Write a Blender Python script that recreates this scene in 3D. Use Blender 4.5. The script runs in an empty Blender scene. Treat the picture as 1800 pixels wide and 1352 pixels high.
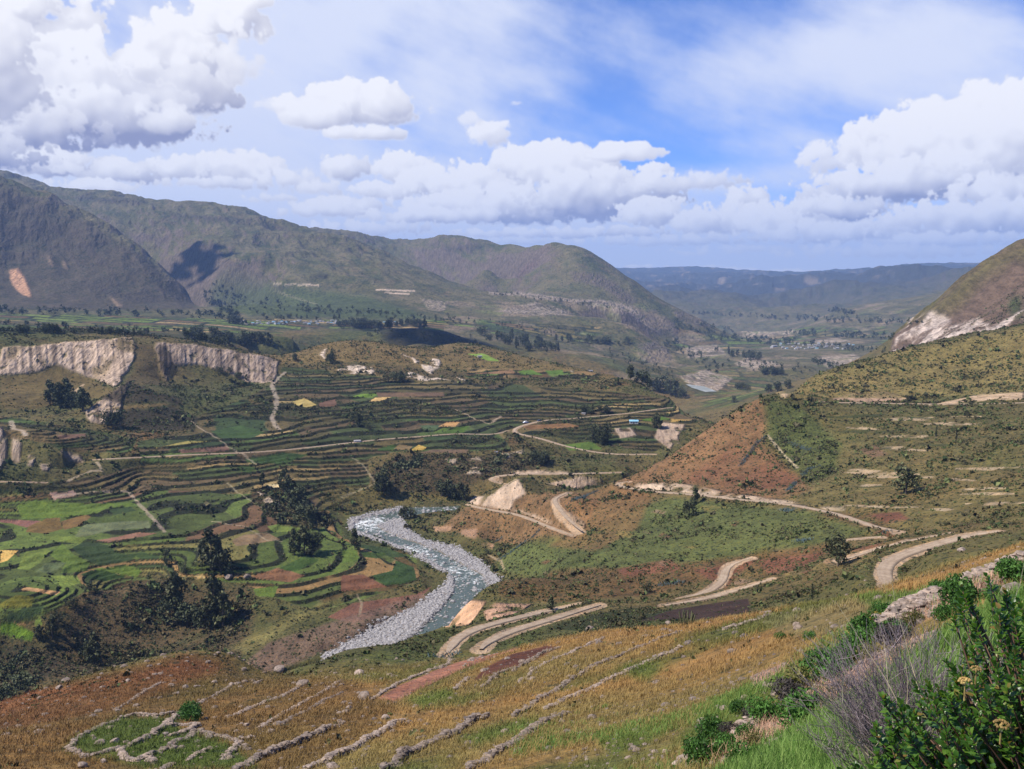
import bpy, math, random
import numpy as np
R = math.radians
C = bpy.context.scene.collection
sc = bpy.context.scene

# ------------------------------------------------------------------ camera
W, H, F = 1800.0, 1352.0, 1498.0            # photograph size and focal length in its pixels
PITCH = math.atan((676 - 500) / F)          # camera looks this much below the horizon
cam_d = bpy.data.cameras.new('camera'); cam = bpy.data.objects.new('camera', cam_d)
C.objects.link(cam); sc.camera = cam
cam_d.sensor_width = 36; cam_d.lens = 36 * F / W
cam_d.clip_start = 0.1; cam_d.clip_end = 60000
cam.location = (0, 0, 0); cam.rotation_euler = (R(90) - PITCH, 0, 0)

# ------------------------------------------------------------------ sun, exposure
SUN_EL = 50.0
SUN_DIR = np.array([-1.0, -0.22, 0.0]); SUN_DIR /= np.linalg.norm(SUN_DIR)
SUN_DIR = np.array([SUN_DIR[0]*math.cos(R(SUN_EL)), SUN_DIR[1]*math.cos(R(SUN_EL)), math.sin(R(SUN_EL))])
sun_d = bpy.data.lights.new('sun', 'SUN'); sun = bpy.data.objects.new('sun', sun_d); C.objects.link(sun)
sun_d.energy = 5.0; sun_d.angle = R(0.53); sun_d.color = (1.0, 0.94, 0.84)
from mathutils import Vector
sun.rotation_euler = Vector(-SUN_DIR).to_track_quat('-Z', 'Y').to_euler()
sc.view_settings.view_transform = 'Standard'; sc.view_settings.look = 'None'
sc.view_settings.exposure = 0.50; sc.view_settings.gamma = 1.0
sc.cycles.volume_bounces = 0; sc.cycles.max_bounces = 5; sc.cycles.diffuse_bounces = 2
sc.cycles.transparent_max_bounces = 8
sc.cycles.use_denoising = True
# ------------------------------------------------------------------ pixel <-> direction
cp, sp_ = math.cos(PITCH), math.sin(PITCH)
def ray(px, py):
    px = np.asarray(px, float); py = np.asarray(py, float)
    cx = (px - W/2)/F; cy = -(py - H/2)/F
    return cx, cp + cy*sp_, cy*cp - sp_          # world x, y, z for unit camera depth
def az_t(px, py):
    x, y, z = ray(px, py); return np.arctan2(x, y), z/np.hypot(x, y)
def to_px(x, y, z):
    d = y*cp - z*sp_; u = y*sp_ + z*cp
    return W/2 + F*x/d, H/2 - F*u/d
# ------------------------------------------------------------------ numpy noise
rng = np.random.default_rng(7)
_T = rng.random((256, 256)).astype(np.float32) * 2 - 1
_GA = rng.random((256, 256)).astype(np.float32) * 2 * np.pi
_GX = np.cos(_GA); _GY = np.sin(_GA)
def gnoise(x, y):
    xi = np.floor(x).astype(np.int64); yi = np.floor(y).astype(np.int64)
    fx = (x - xi).astype(np.float32); fy = (y - yi).astype(np.float32)
    u = fx*fx*fx*(fx*(fx*6-15)+10); v = fy*fy*fy*(fy*(fy*6-15)+10)
    x0 = xi & 255; x1 = (xi+1) & 255; y0 = yi & 255; y1 = (yi+1) & 255
    a = _GX[y0, x0]*fx + _GY[y0, x0]*fy
    b = _GX[y0, x1]*(fx-1) + _GY[y0, x1]*fy
    c = _GX[y1, x0]*fx + _GY[y1, x0]*(fy-1)
    d = _GX[y1, x1]*(fx-1) + _GY[y1, x1]*(fy-1)
    return ((a*(1-u)+b*u)*(1-v) + (c*(1-u)+d*u)*v) * 1.5
def fbm(x, y, wl, octv=4, gain=0.5, seed=0.0, ridged=False):
    s = 0; a = 1.0; n = 0.0; f = 1.0/wl
    for i in range(octv):
        g = gnoise(x*f + 17.3*i + seed*3.7, y*f + 9.1*i - seed*5.3)
        if ridged: g = 1 - 2*np.abs(g)
        s = s + a*g; n += a; a *= gain; f *= 2.03
    return s / n
def sstep(a, b, x):
    t = np.clip((x-a)/(b-a), 0, 1); return t*t*(3-2*t)
def hash01(i, j, k=0):
    h = (i.astype(np.int64)*374761393 + j.astype(np.int64)*668265263 + k*2246822519) & 0xffffffff
    h = ((h ^ (h >> 13)) * 1274126177) & 0xffffffff
    h = (h ^ (h >> 16)) & 0xffffffff
    return (h / 4294967296.0).astype(np.float32)

# ------------------------------------------------------------------ sky: Nishita air with computed cloud cover
def worley(x, y, seed=0):
    xi = np.floor(x); yi = np.floor(y); best = np.full(x.shape, 9., np.float32)
    for dj in (-1, 0, 1):
        for di in (-1, 0, 1):
            cx = xi+di; cy = yi+dj
            px = cx + hash01(cx, cy, seed) - x; py = cy + hash01(cx, cy, seed+7) - y
            best = np.minimum(best, (px*px+py*py).astype(np.float32))
    return np.sqrt(best)
def shift(a, dx, dy):
    """value of a at (col+dx, row+dy), edges held"""
    r = np.clip(np.arange(a.shape[0])+int(round(dy)), 0, a.shape[0]-1); c = np.clip(np.arange(a.shape[1])+int(round(dx)), 0, a.shape[1]-1)
    return a[r][:, c]
def bx(m, n):
    for ax in (0, 1):
        k = np.cumsum(np.pad(m.astype(np.float64), [(n+1, n) if a == ax else (0, 0) for a in (0, 1)], mode='edge'), axis=ax)
        m = (k[2*n+1:, :] - k[:-2*n-1, :])/(2*n+1) if ax == 0 else (k[:, 2*n+1:] - k[:, :-2*n-1])/(2*n+1)
    return m.astype(np.float32)
SKY_BOX = (-52., 52., -3., 41.)               # bearing and height in degrees covered by the computed clouds
# heaps: centre x, y, half width, half height, weight, darkness of the base (photograph pixels)
HEAPS = [(40,75,130,80,1,.3),(20,20,80,50,.8,0),(160,135,120,60,1,.35),(330,110,85,70,1,.15),(415,30,70,90,.8,.1),(250,160,150,50,1,.55),(110,165,190,60,1,.35),(90,215,230,50,1.05,1.0),(20,240,130,48,1.05,1.0),(290,215,70,30,.6,.5),(420,110,60,70,.6,.2),
 (620,192,112,38,1.15,.15),(682,182,52,34,1.15,.1),(560,208,62,28,1,.2),(640,238,88,16,.8,.3),(470,190,50,26,.45,.2),
 (605,296,46,26,1,.3),(712,300,56,30,1.1,.2),(748,325,56,34,1,.2),(670,338,66,18,.9,.2),(858,240,46,30,.7,.1),(828,210,34,22,.5,.1),(905,184,24,8,.35,0),(945,212,10,5,.4,0),
 (845,335,110,44,1.1,.2),(950,292,78,36,1.25,.1),(1010,306,90,40,1.2,.3),(900,368,200,36,1.15,.55),(1060,350,140,50,1.1,.95),(1096,272,64,16,1.25,.0),(1155,300,40,14,.8,.2),(1150,330,80,30,.8,.5),(1215,322,120,26,.62,.55),(1145,378,62,30,1,.2),(1100,408,64,12,.8,.3),
 (1312,352,40,24,1,.3),(1290,390,110,32,1,.2),(1222,395,52,28,1,.2),(1440,360,36,26,1.15,.0),(1410,392,110,36,1,.2),(1500,410,170,30,.9,.35),
 (1475,285,90,36,.7,.15),(1560,258,80,42,1.1,.0),(1650,228,100,44,1.25,.0),(1762,218,95,54,1.3,.0),(1700,268,140,50,1.15,.1),(1720,318,190,44,1.2,1.0),(1560,332,130,36,1.05,.75),(1480,370,80,24,.9,.7),(1780,345,110,36,1,.7),(1720,390,160,38,.95,.4),
 (1120,471,30,5,.8,0),(1215,472,60,5,.8,0),(1300,477,34,7,.9,0),(1395,482,66,8,1.1,0),(1640,425,170,18,.7,.4),(1870,250,110,70,1.2,.2),(2050,280,160,80,1,.4),
 (90,292,150,26,.95,.5),(230,305,110,24,.9,.6),(350,300,100,26,.8,.4),(432,300,90,34,.8,.2),(520,322,80,28,.7,.3),(170,328,66,12,1,.0),(600,366,100,22,.9,.3),(560,332,60,20,.6,.3),(760,382,140,18,.95,.4),(980,412,240,12,.85,.5),(745,410,40,7,.6,.3),(480,350,70,10,.6,.4),
 (660,405,150,18,.7,.5),(900,425,160,10,.6,.5),(1180,425,200,14,.65,.5),(1330,440,160,12,.55,.5),(1560,445,220,16,.6,.5),(1230,445,120,9,.45,.3),(560,375,90,16,.7,.4),(380,325,120,14,.7,.5),(-150,120,180,110,1,.3),(-200,260,200,50,1,.7)]
VEIL = [(1560,110,300,92,1.25),(1700,150,230,44,.9),(1420,130,110,44,.75),(1250,320,330,34,.85),(1480,260,260,34,.7),(620,30,420,70,1.15),(900,40,150,70,.95),(430,150,230,160,1.25),(200,230,420,200,1.3),(760,150,220,90,.8),(960,120,180,70,.45),(1000,440,1600,66,1.3),(520,320,460,120,1.1),(830,200,160,60,.5),(1780,60,120,24,.5)]
def cloud_maps(nx=2080, ny=880):
    a0, a1, e0, e1 = SKY_BOX
    az, el = np.meshgrid(np.linspace(a0, a1, nx), np.linspace(e1, e0, ny))   # row 0 is the top
    az = az.astype(np.float32); el = el.astype(np.float32)
    kb = sstep(3.0, 15.0, el)                    # low clouds are far: finer detail
    def two(f): return f(az/.42, el/.42, 0)*(1-kb) + f(az, el, 1)*kb
    s = .42*(1-kb) + kb
    wx = two(lambda x, y, i: fbm(x, y, 5.5, 6, .55, 1+i)); wy = two(lambda x, y, i: fbm(x, y, 5.5, 6, .55, 4+i))
    def deg(px, py):
        x, y, z = ray(px, py); return math.degrees(math.atan2(x, y)), math.degrees(math.atan2(z, math.hypot(x, y)))
    wo = two(lambda x, y, i: (.55-worley(x*.5+.6*wx, y*.5+.6*wy, 1+i))*1.15 + (.5-worley(x*1.15+wx, y*1.15+wy, 12+i))*.62 + (.5-worley(x*2.5+wy, y*2.5-wx, 3+i))*.30 + (.5-worley(x*5.2, y*5.2, 15+i))*.15)
    fb = two(lambda x, y, i: fbm(x, y, 3.0, 7, .55, 11+i))
    bill = .95*wo + .55*fb; fine = bx(wo, 1)
    cov = np.zeros(az.shape, np.float32); lit = np.full(az.shape, .8, np.float32)
    dxg = az[0,1]-az[0,0]; dyg = el[0,0]-el[1,0]
    for hi, (px, py, rx, ry, wt, dk) in enumerate(HEAPS):
        a, e = deg(px, py); rx = rx/25.5*1.04; ry = ry/25.5*1.12
        c0, c1 = np.searchsorted(az[0], [a-2.1*rx-1.5, a+2.1*rx+1.5]); r0, r1 = np.searchsorted(-el[:,0], [-(e+2.4*ry+1.5), -(e-2.4*ry-1.5)])
        if c1-c0 < 4 or r1-r0 < 4: continue
        sl = (slice(r0, r1), slice(c0, c1)); o = (37*hi) % 23
        sz = min(1., .35+ry/1.6)
        qa = az[sl] + 1.0*wx[sl]*s[sl]*sz; qe = el[sl] + .8*wy[sl]*s[sl]*sz
        dx = (qa-a)/rx; dy = (qe-e)/ry
        low = np.clip(-dy, 0, 3)
        d = wt - dx**2 - np.where(dy < 0, dy*1.3, dy)**2 + bill[sl]*(1.0 - .45*np.clip(low*1.3, 0, 1))*.95 - .24
        soft = .22 + .55*np.clip(low, 0, 1)**1.2 + .25*np.clip(.9-wt, 0, 1) + .25*sstep(-.1, .6, fb[sl])
        cv = sstep(-.04, 1, d/np.maximum(soft, .05))*np.clip(.25+wt, 0, 1)
        hgt_ = np.clip(.5 + .55*dy - .22*dx, 0, 1)                  # the sunlit upper left against the flat base
        t = np.clip(d, 0, 1.6)
        rel = bx(t, 2) - shift(bx(t, 2), -5, -8); rel2 = bx(t, 6) - shift(bx(t, 6), -14, -20)
        l = .95 - .66*(1-hgt_)**1.05*(.58+dk) + .15*rel + .22*rel2 + .07*fine[sl] + .14*fb[sl] - .30*dk*sstep(.65, .1, hgt_)
        l = np.clip(bx(l, 1) + .45*(1-cv), 0, 1)
        lit[sl] = lit[sl]*(1-cv) + l*cv; cov[sl] = 1-(1-cov[sl])*(1-cv)
    # thin high cloud
    sx_, sy_ = (az*.93 - el*.36), (az*.36 + el*.93)
    ga = az + 3.2*fbm(az, el, 14, 4, .5, 21); ge = el + 2.4*fbm(az, el, 14, 4, .5, 23)
    va = np.full(az.shape, -2., np.float32)
    for (px, py, rx, ry, wt) in VEIL:
        a, e = deg(px, py); q = wt - np.hypot((ga-a)/(rx/25.5), (ge-e)/(ry/25.5)); m = np.maximum(va, q); va = m + .15*np.exp(-np.abs(va-q)*5)
    st = fbm(sx_*.30, sy_, 3.2, 6, .6, 27) + .6*fbm(az, el, 6, 6, .6, 29)
    veil = sstep(-.35, .95, va + .55*st)*.92
    gen = sstep(.1, .6, fbm(az, el, 16, 4, .55, 33))*.25*sstep(40, 30, el) if False else 0
    veil = np.clip(veil + np.clip((8-el)/8, 0, 1)**1.3*.75, 0, .96)
    f = np.minimum(np.minimum(az-a0, a1-az)/4, (e1-el)/4); f = np.clip(f, 0, 1)
    return np.stack([cov*f, lit, veil*f, np.ones_like(cov)], -1)[::-1].astype(np.float32)
SKY_STR = .10
def build_sky():
    w = bpy.data.worlds.new('World'); sc.world = w; w.use_nodes = True; nt = w.node_tree; lk = nt.links.new
    bg = nt.nodes['Background']; bg.inputs[1].default_value = SKY_STR
    maps = cloud_maps(); im = bpy.data.images.new('cloud_cover', maps.shape[1], maps.shape[0], alpha=True, float_buffer=True)
    im.colorspace_settings.name = 'Non-Color'; im.pixels.foreach_set(maps.ravel()); im.update(); im.pack()
    def n_(t, **kw):
        n = nt.nodes.new(t)
        for k, v in kw.items(): setattr(n, k, v)
        return n
    def M(op, a, b=None, c=None):
        n = n_('ShaderNodeMath', operation=op)
        for i, v in enumerate((a, b, c)):
            if v is None: continue
            if isinstance(v, (int, float)): n.inputs[i].default_value = v
            else: lk(v, n.inputs[i])
        return n.outputs[0]
    def MX(f, a, b):
        n = n_('ShaderNodeMix', data_type='RGBA')
        for i, v in ((0, f), (6, a), (7, b)):
            if isinstance(v, (int, float, tuple)): n.inputs[i].default_value = v
            else: lk(v, n.inputs[i])
        return n.outputs[2]
    sk = n_('ShaderNodeTexSky', sky_type='NISHITA', sun_disc=False, sun_elevation=R(SUN_EL), sun_rotation=math.atan2(SUN_DIR[0], SUN_DIR[1]),
            altitude=3000, air_density=1.0, dust_density=.35, ozone_density=3.2)
    tc = n_('ShaderNodeTexCoord'); sp = n_('ShaderNodeSeparateXYZ'); lk(tc.outputs['Generated'], sp.inputs[0])
    a0, a1, e0, e1 = SKY_BOX
    u = M('MULTIPLY_ADD', M('ARCTAN2', sp.outputs[0], sp.outputs[1]), 57.29578/(a1-a0), -a0/(a1-a0))
    v = M('MULTIPLY_ADD', M('ARCSINE', sp.outputs[2]), 57.29578/(e1-e0), -e0/(e1-e0))
    cb = n_('ShaderNodeCombineXYZ'); lk(u, cb.inputs[0]); lk(v, cb.inputs[1])
    ti = n_('ShaderNodeTexImage', image=im, extension='CLIP', interpolation='Cubic'); lk(cb.outputs[0], ti.inputs[0])
    sc_ = n_('ShaderNodeSeparateColor'); lk(ti.outputs['Color'], sc_.inputs[0]); cov, lit, veil = sc_.outputs
    vm = n_('ShaderNodeVectorMath', operation='MULTIPLY'); lk(sk.outputs[0], vm.inputs[0]); vm.inputs[1].default_value = SKY_TINT
    def K(c): return tuple(x/SKY_STR for x in c)+(1,)
    base = MX(veil, vm.outputs[0], K((.60, .63, .73)))
    cc = MX(lit, K((.22, .225, .34)), K((.76, .75, .76)))
    lk(MX(cov, base, cc), bg.inputs[0])
    return w
HAZE = 5.4e-5
SKY_TINT = (.70, .94, 1.46)
world = build_sky()
# ------------------------------------------------------------------ land form: measured points (bearing, slope of sight, distance)
ZR = -175.0                                   # river level below the view point
PTS = []
def P(px, py, v):                              # v > 0 distance in metres, v < 0 height in metres
    a, t = az_t(px, py)
    d = v if v > 0 else v / t
    PTS.append((float(a), math.log(d), float(t)))
def L(pts, step=55, back=None):
    for (a, b) in zip(pts[:-1], pts[1:]):
        n = max(1, int(round(math.hypot(b[0]-a[0], b[1]-a[1])/step)))
        for i in range(n):
            k = i/n
            q = [a[j]*(1-k) + b[j]*k for j in range(3)]
            _pt(q, back)
    _pt(list(pts[-1]), back)
def _pt(q, back):
    P(*q)
    if back:
        a, w, t = PTS[-1]
        for (r, dt) in back: PTS.append((a, w + math.log(r), t - dt))
BK = [(1.10, .02), (1.25, .05)]
# far ranges
L([(500,479,16000),(1080,476,16000),(1150,474,16000),(1215,472,16000),(1270,476,16000),(1310,486,15500),(1340,491,15500),(1400,489,15000),(1450,486,14500),(1520,484,14000),(1545,477,14000),(1575,471,14000),(1610,468,14000),(1700,470,14000),(1800,468,14000),(2000,470,14000)], 70, [(1.15,.01)])
L([(1180,515,12500),(1270,505,12500),(1350,512,11500),(1450,500,11500),(1560,492,11500),(1700,490,11000),(1900,490,11000)],110)
L([(1180,540,9500),(1300,532,9500),(1400,527,9000),(1500,515,9000),(1600,505,9000)],110)
L([(1150,552,7000),(1250,552,6800),(1350,555,6500),(1420,556,6300)],90)
L([(1470,546,5200),(1510,536,5300),(1560,531,5400),(1640,520,5500),(1710,500,5600),(1850,480,5600)],60,[(1.12,.006),(1.3,.012)])
L([(1450,566,4700),(1550,565,4500),(1640,562,4400)],90)
# valley floor upstream
L([(1190,582,4500),(1300,580,4600),(1420,581,4500),(1520,582,4300)],90)
L([(1180,602,3600),(1300,600,3700),(1420,600,3700),(1540,600,3500)],90)
L([(1180,622,3000),(1300,620,3000),(1420,620,3000),(1520,620,3000)],90)
L([(1180,650,2350),(1300,650,2300),(1420,648,2300)],90)
L([(1215,690,1800),(1300,690,1750),(1370,680,1800)],80)
L([(1250,730,1500),(1290,720,1500)],80)
# left ranges, far to near
L([(-200,300,6200),(0,310,6200),(30,314,6200),(60,328,6100),(100,336,6000),(160,340,6000),(190,340,5800),(215,347,5800),(260,360,5600),(300,360,5500),(360,360,5300),(420,370,5200),(450,378,5200),(470,385,5100),(500,398,5000)],50,BK)
L([(500,399,5600),(560,408,5800),(620,417,5900),(680,428,6000),(720,430,6000),(760,427,5900),(800,421,5700),(850,425,5500),(900,431,5200),(940,430,4900),(965,429,4700),(1000,433,4500),(1030,442,4400),(1060,458,4350),(1090,480,4300),(1120,497,4250),(1150,520,4150),(1190,540,4100),(1230,560,4000),(1260,582,3900)],50,BK)
L([(-200,320,4200),(0,326,4100),(40,335,4000),(80,352,3950),(130,376,3900),(180,402,3800),(220,428,3700),(260,455,3550),(300,487,3400),(330,512,3250),(350,540,3050)],40,[(1.07,.02),(1.16,.045)])
L([(400,470,3900),(350,440,4300),(450,440,4300),(560,460,4100)],90)
L([(560,415,4700),(620,432,4600),(680,455,4450),(740,478,4300),(790,497,4100),(840,512,3900),(880,522,3800)],50,[(1.08,.012),(1.2,.018)])
L([(150,470,3350),(60,450,3500),(240,500,3150),(130,520,3000),(20,520,3050)],90)
L([(-200,545,2700),(0,545,2700),(100,545,2700),(200,548,2700),(300,552,2700),(380,545,2750),(450,535,2850)],70)
L([(480,500,3500),(560,503,3450),(640,505,3400),(720,512,3350),(790,520,3350)],70)
L([(430,560,2550),(560,562,2550),(680,565,2550),(760,562,2600)],80)
L([(860,470,4500),(950,500,4100),(1050,530,3800),(1000,470,4200),(1120,570,3500)],90)
L([(860,512,3500),(930,520,3400),(1010,530,3350),(1090,545,3300)],60)
L([(860,535,3200),(930,545,3150),(1010,555,3100),(1090,572,3050)],60)
L([(830,560,2800),(900,565,2800),(980,570,2800),(1050,575,2850)],70)
L([(830,590,2350),(900,600,2300),(980,612,2200),(1050,622,2200)],70)
L([(1080,565,2950),(1120,575,2900),(1150,598,2800),(1172,620,2700)],40,[(1.1,.03)])
L([(1080,610,2650),(1130,640,2500),(1175,636,2600)],60)
L([(1050,640,1900),(1120,650,2000)],60)
# benches in front of the town
L([(0,570,1900),(150,575,1850),(300,580,1800),(430,588,1750)],90)
L([(-200,590,1450),(60,592,1430),(180,590,1430),(320,597,1450),(430,608,1450)],90)
L([(500,580,2100),(600,578,2100),(680,578,2000),(740,577,1950),(790,585,1950)],70,[(1.06,.006)])
L([(520,598,1650),(640,600,1650),(740,607,1600),(800,612,1600)],90)
# mesa edge and its cliffs
L([(-200,618,1120),(0,615,1120),(60,611,1125),(130,604,1135),(180,600,1140),(230,597,1140),(280,603,1130),(330,608,1130),(400,616,1140),(450,626,1140),(485,634,1150)],45)
L([(-200,660,1075),(0,662,1070),(60,655,1080),(120,650,1085),(170,668,1060),(215,650,1050)],45)
L([(250,640,1060),(270,615,1100),(230,668,985),(285,640,1075),(285,668,1050),(330,645,1090),(400,655,1090),(440,670,1075),(480,668,1080)],60)
L([(0,700,960),(80,712,945),(140,715,930)],60)
L([(165,720,880),(195,690,915),(240,683,925),(290,690,925),(330,700,935)],50)
L([(160,738,850),(205,750,838),(260,745,850),(330,735,870)],60)
L([(400,700,940),(440,720,890)],80)
# middle terraces
L([(500,665,1040),(600,668,1030),(700,672,1025),(800,678,1010),(900,690,970),(1000,700,950),(1100,712,930)],90)
L([(520,640,1120),(600,640,1110),(700,645,1100),(780,650,1110),(880,655,1110),(980,660,1100),(1060,668,1080)],90)
L([(500,626,1190),(560,606,1260),(620,600,1290),(680,604,1290),(740,613,1270),(800,607,1370),(850,611,1360),(900,622,1310),(960,636,1230),(1020,648,1170),(1080,660,1110),(1130,674,1060),(1180,702,980),(1235,738,900)],50,[(1.12,.03),(1.3,.06)])
L([(0,760,830),(120,762,820)],80)
L([(300,760,810),(420,755,812),(540,752,815),(660,750,820),(780,750,825),(900,752,835),(1020,750,840),(1150,742,870),(1215,745,860)],100)
L([(-200,765,780),(0,768,775),(40,770,770)],60); L([(-200,822,705),(0,822,705),(60,815,710),(110,790,745),(160,812,722)],60)
L([(200,800,735),(320,798,735),(440,795,740),(560,792,742)],100)
L([(640,795,745),(720,797,742),(800,796,745),(880,792,752),(960,792,765)],70)
L([(1040,800,770),(1120,806,765),(1170,800,775)],70)
L([(-200,845,-152),(0,845,-152),(120,843,-152),(250,840,-151),(380,835,-150),(500,838,-154)],100)
L([(-200,900,-156),(0,900,-156),(130,900,-156),(260,895,-156),(390,892,-157),(500,900,-162)],110)
L([(-200,960,-160),(0,960,-160),(130,960,-160),(260,955,-160),(390,950,-160),(500,955,-164),(600,955,-167)],110)
L([(-200,1020,-163),(0,1020,-163),(120,1020,-163),(240,1018,-163),(330,1000,-163),(440,1000,-164),(540,1010,-167),(640,1000,-169),(725,1000,-170)],90)
L([(-200,1095,-165),(0,1095,-165),(80,1085,-165),(140,1060,-165)],70)
L([(-200,1140,-180),(0,1145,-178),(80,1130,-168)],80)
L([(-200,1200,-188),(0,1190,-187),(100,1185,-186),(200,1150,-185),(280,1110,-182),(340,1070,-178),(390,1090,-178),(430,1130,-177)],80)
L([(230,1060,-180),(300,1045,-174)],60)
L([(480,1050,-170),(560,1060,-172),(640,1045,-173)],80)
L([(450,1165,-174),(560,1150,-174.5),(600,1110,-173.5),(680,1080,-174)],70)
# river scarp and river
L([(640,860,-163),(700,868,-166),(780,868,-167),(830,865,-168)],70)
L([(690,830,712),(780,832,705),(860,832,705),(940,820,722)],70)
L([(600,905,-171),(640,890,-172),(700,880,-171),(780,880,-172),(840,880,-171)],70)
L([(640,925,ZR),(700,900,ZR),(760,893,ZR),(700,950,ZR),(760,980,ZR),(820,1020,ZR),(800,1060,ZR),(740,1100,ZR),(640,1140,ZR)],60)
L([(870,960,-172),(885,1000,-172),(880,1040,-173)],60)
# knoll and slopes right of the river
L([(840,842,690),(900,836,700),(1000,834,705),(1090,832,715)],80)
L([(860,860,640),(1010,862,630),(960,860,625)],80)
P(912,838,598); P(880,858,605); P(950,858,585); P(912,870,585)
L([(800,905,-166),(780,930,-169),(850,940,-166)],60)
L([(825,888,600),(870,897,580),(915,905,560),(950,920,535),(1008,940,497)],60)
L([(975,875,535),(985,900,515),(1022,932,490)],60)
L([(870,930,570),(900,955,535)],60)
L([(1040,880,545),(1080,900,500),(1100,940,450),(1050,970,410)],80)
L([(930,960,500),(920,1000,470),(980,990,420),(960,1030,385)],80)
L([(1000,1020,360),(1100,1010,350),(1160,980,375),(1200,930,430),(1280,920,415),(1300,960,370),(1380,950,355)],90)
# red hill, spur and the right hillside
L([(1352,696,655),(1330,703,650),(1290,724,640),(1240,758,622),(1180,799,602),(1130,826,592),(1075,847,578)],40,[(1.06,.03),(1.18,.05)])
L([(1330,780,575),(1220,830,550),(1300,840,525),(1400,850,505),(1400,770,575)],90)
L([(1075,850,568),(1120,858,540),(1210,868,505),(1300,878,470),(1400,888,430),(1450,898,405),(1500,912,375),(1540,927,352),(1580,933,340)],70)
L([(1385,694,745),(1410,673,785),(1450,656,805),(1500,641,825),(1570,617,860),(1650,600,900),(1720,588,930),(1800,575,960),(1900,558,990),(2050,540,1000)],50,[(1.1,.03),(1.28,.06)])
L([(1370,704,690),(1450,703,685),(1530,700,680),(1600,708,670),(1700,703,660),(1800,695,650),(1920,688,640)],80)
L([(1500,660,760),(1650,640,800),(1800,630,800),(1920,620,800)],110)
L([(1470,760,580),(1600,760,550),(1720,760,520),(1840,755,500),(1950,750,480)],110)
L([(1500,830,480),(1600,830,455),(1720,830,425),(1840,825,400),(1950,820,380)],110)
L([(1640,900,360),(1750,890,345),(1880,880,320)],110)
L([(1564,612,1750),(1578,592,1740),(1600,570,1720),(1640,543,1700),(1670,512,1690),(1690,492,1680),(1720,470,1670),(1760,447,1660),(1800,430,1650),(1860,405,1640),(2050,330,1600)],40,[(1.08,.03),(1.25,.06)])
L([(1575,622,1480),(1650,608,1400),(1720,600,1350),(1800,590,1300),(1920,570,1280)],80)
L([(1640,585,1560),(1720,560,1500),(1800,530,1450),(1900,500,1430)],80)
# the road terraces
L([(1170,1060,295),(1230,1050,305),(1262,1038,315),(1275,1015,330),(1268,998,345),(1300,983,355)],70)
L([(1060,1062,285),(1000,1066,300),(950,1077,290),(880,1093,268),(830,1108,252),(800,1125,238),(788,1146,222)],70)
L([(1050,1066,278),(985,1086,262),(910,1106,240),(870,1122,225),(848,1140,205)],70)
L([(1290,1040,285),(1355,1018,290),(1420,1000,290),(1478,985,283)],80)
L([(1478,985,280),(1530,966,287),(1600,948,300),(1670,935,310)],80)
L([(1570,1038,193),(1553,1012,207),(1545,995,218),(1560,982,228),(1600,970,240),(1650,955,250),(1700,941,258),(1755,934,262),(1850,920,270)],70)
L([(1400,1040,240),(1480,1035,215),(1300,1070,230),(1180,1080,235),(1050,1090,230),(960,1110,220)],90)
L([(1640,1000,178),(1750,975,155),(1880,940,140)],80)
# bank above the river, and the crest of the near slope
L([(-200,1290,190),(0,1236,192),(100,1205,195),(200,1180,198),(300,1156,200),(380,1147,200),(425,1158,192),(445,1190,178),(500,1180,200),(570,1161,222),(650,1146,238),(720,1122,252),(775,1104,266)],50,[(1.1,.035),(1.3,.10),(1.6,.10)])
L([(785,1103,330),(830,1062,345),(870,1045,380)],60); L([(850,1080,300),(930,1062,320)],60)
L([(870,1150,165),(950,1130,158),(1030,1115,152),(1100,1106,146),(1200,1100,142),(1330,1086,136),(1450,1062,122),(1570,1041,107),(1700,1011,86),(1800,985,72),(1950,950,60)],55,[(1.15,.006)])
L([(600,1190,165),(700,1182,165),(780,1172,160)],80)
L([(-200,1330,150),(0,1265,168),(100,1245,158),(200,1250,145),(400,1250,128),(600,1250,112),(800,1250,96),(1000,1250,79),(1200,1250,60),(1350,1250,43),(1450,1250,30),(1550,1250,17)],110)
L([(300,1190,170),(500,1205,158),(850,1190,125),(1000,1180,110),(1200,1180,86),(1400,1180,59),(1500,1180,40),(1600,1180,24),(1700,1180,14)],110)
L([(1550,1110,46),(1660,1060,46),(1740,1020,48),(1800,995,50),(1900,960,50)],60)
L([(1700,1100,24),(1800,1060,20),(1950,1030,18)],80)
L([(-300,1352,105),(0,1352,96),(200,1352,90),(400,1352,80),(600,1352,68),(800,1352,58),(1000,1352,46),(1200,1352,32),(1300,1352,22),(1400,1352,13),(1500,1352,8),(1600,1352,6),(1800,1352,4.4),(2000,1300,4.2)],100)
for a_ in range(-50, 60, 12):
    for d_, zz in ((1.2,-1.65),(3,-2.3)): PTS.append((R(a_), math.log(d_), (zz - .012*(30-a_)*(d_-1))/d_))
for a_ in (-45,-35,-25,-15,-5): PTS.append((R(a_), math.log(12), -.80)); PTS.append((R(a_), math.log(35), -.70))
for a_, w_ in ((42,.0),(50,.0)):
    for d_, t_ in ((10,-.30),(40,-.26),(120,-.22),(260,-.2),(500,-.17),(900,-.05),(1600,.13),(5000,.06),(14000,.02)): PTS.append((R(a_), math.log(d_), t_))
for a_ in (-42,-50):
    for d_, t_ in ((60,-.66),(180,-.45),(400,-.42),(700,-.22),(1100,-.08),(1800,-.05),(2700,-.03),(4200,.13),(6500,.13),(14000,.02)): PTS.append((R(a_), math.log(d_), t_))
PT = np.array(PTS)
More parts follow.
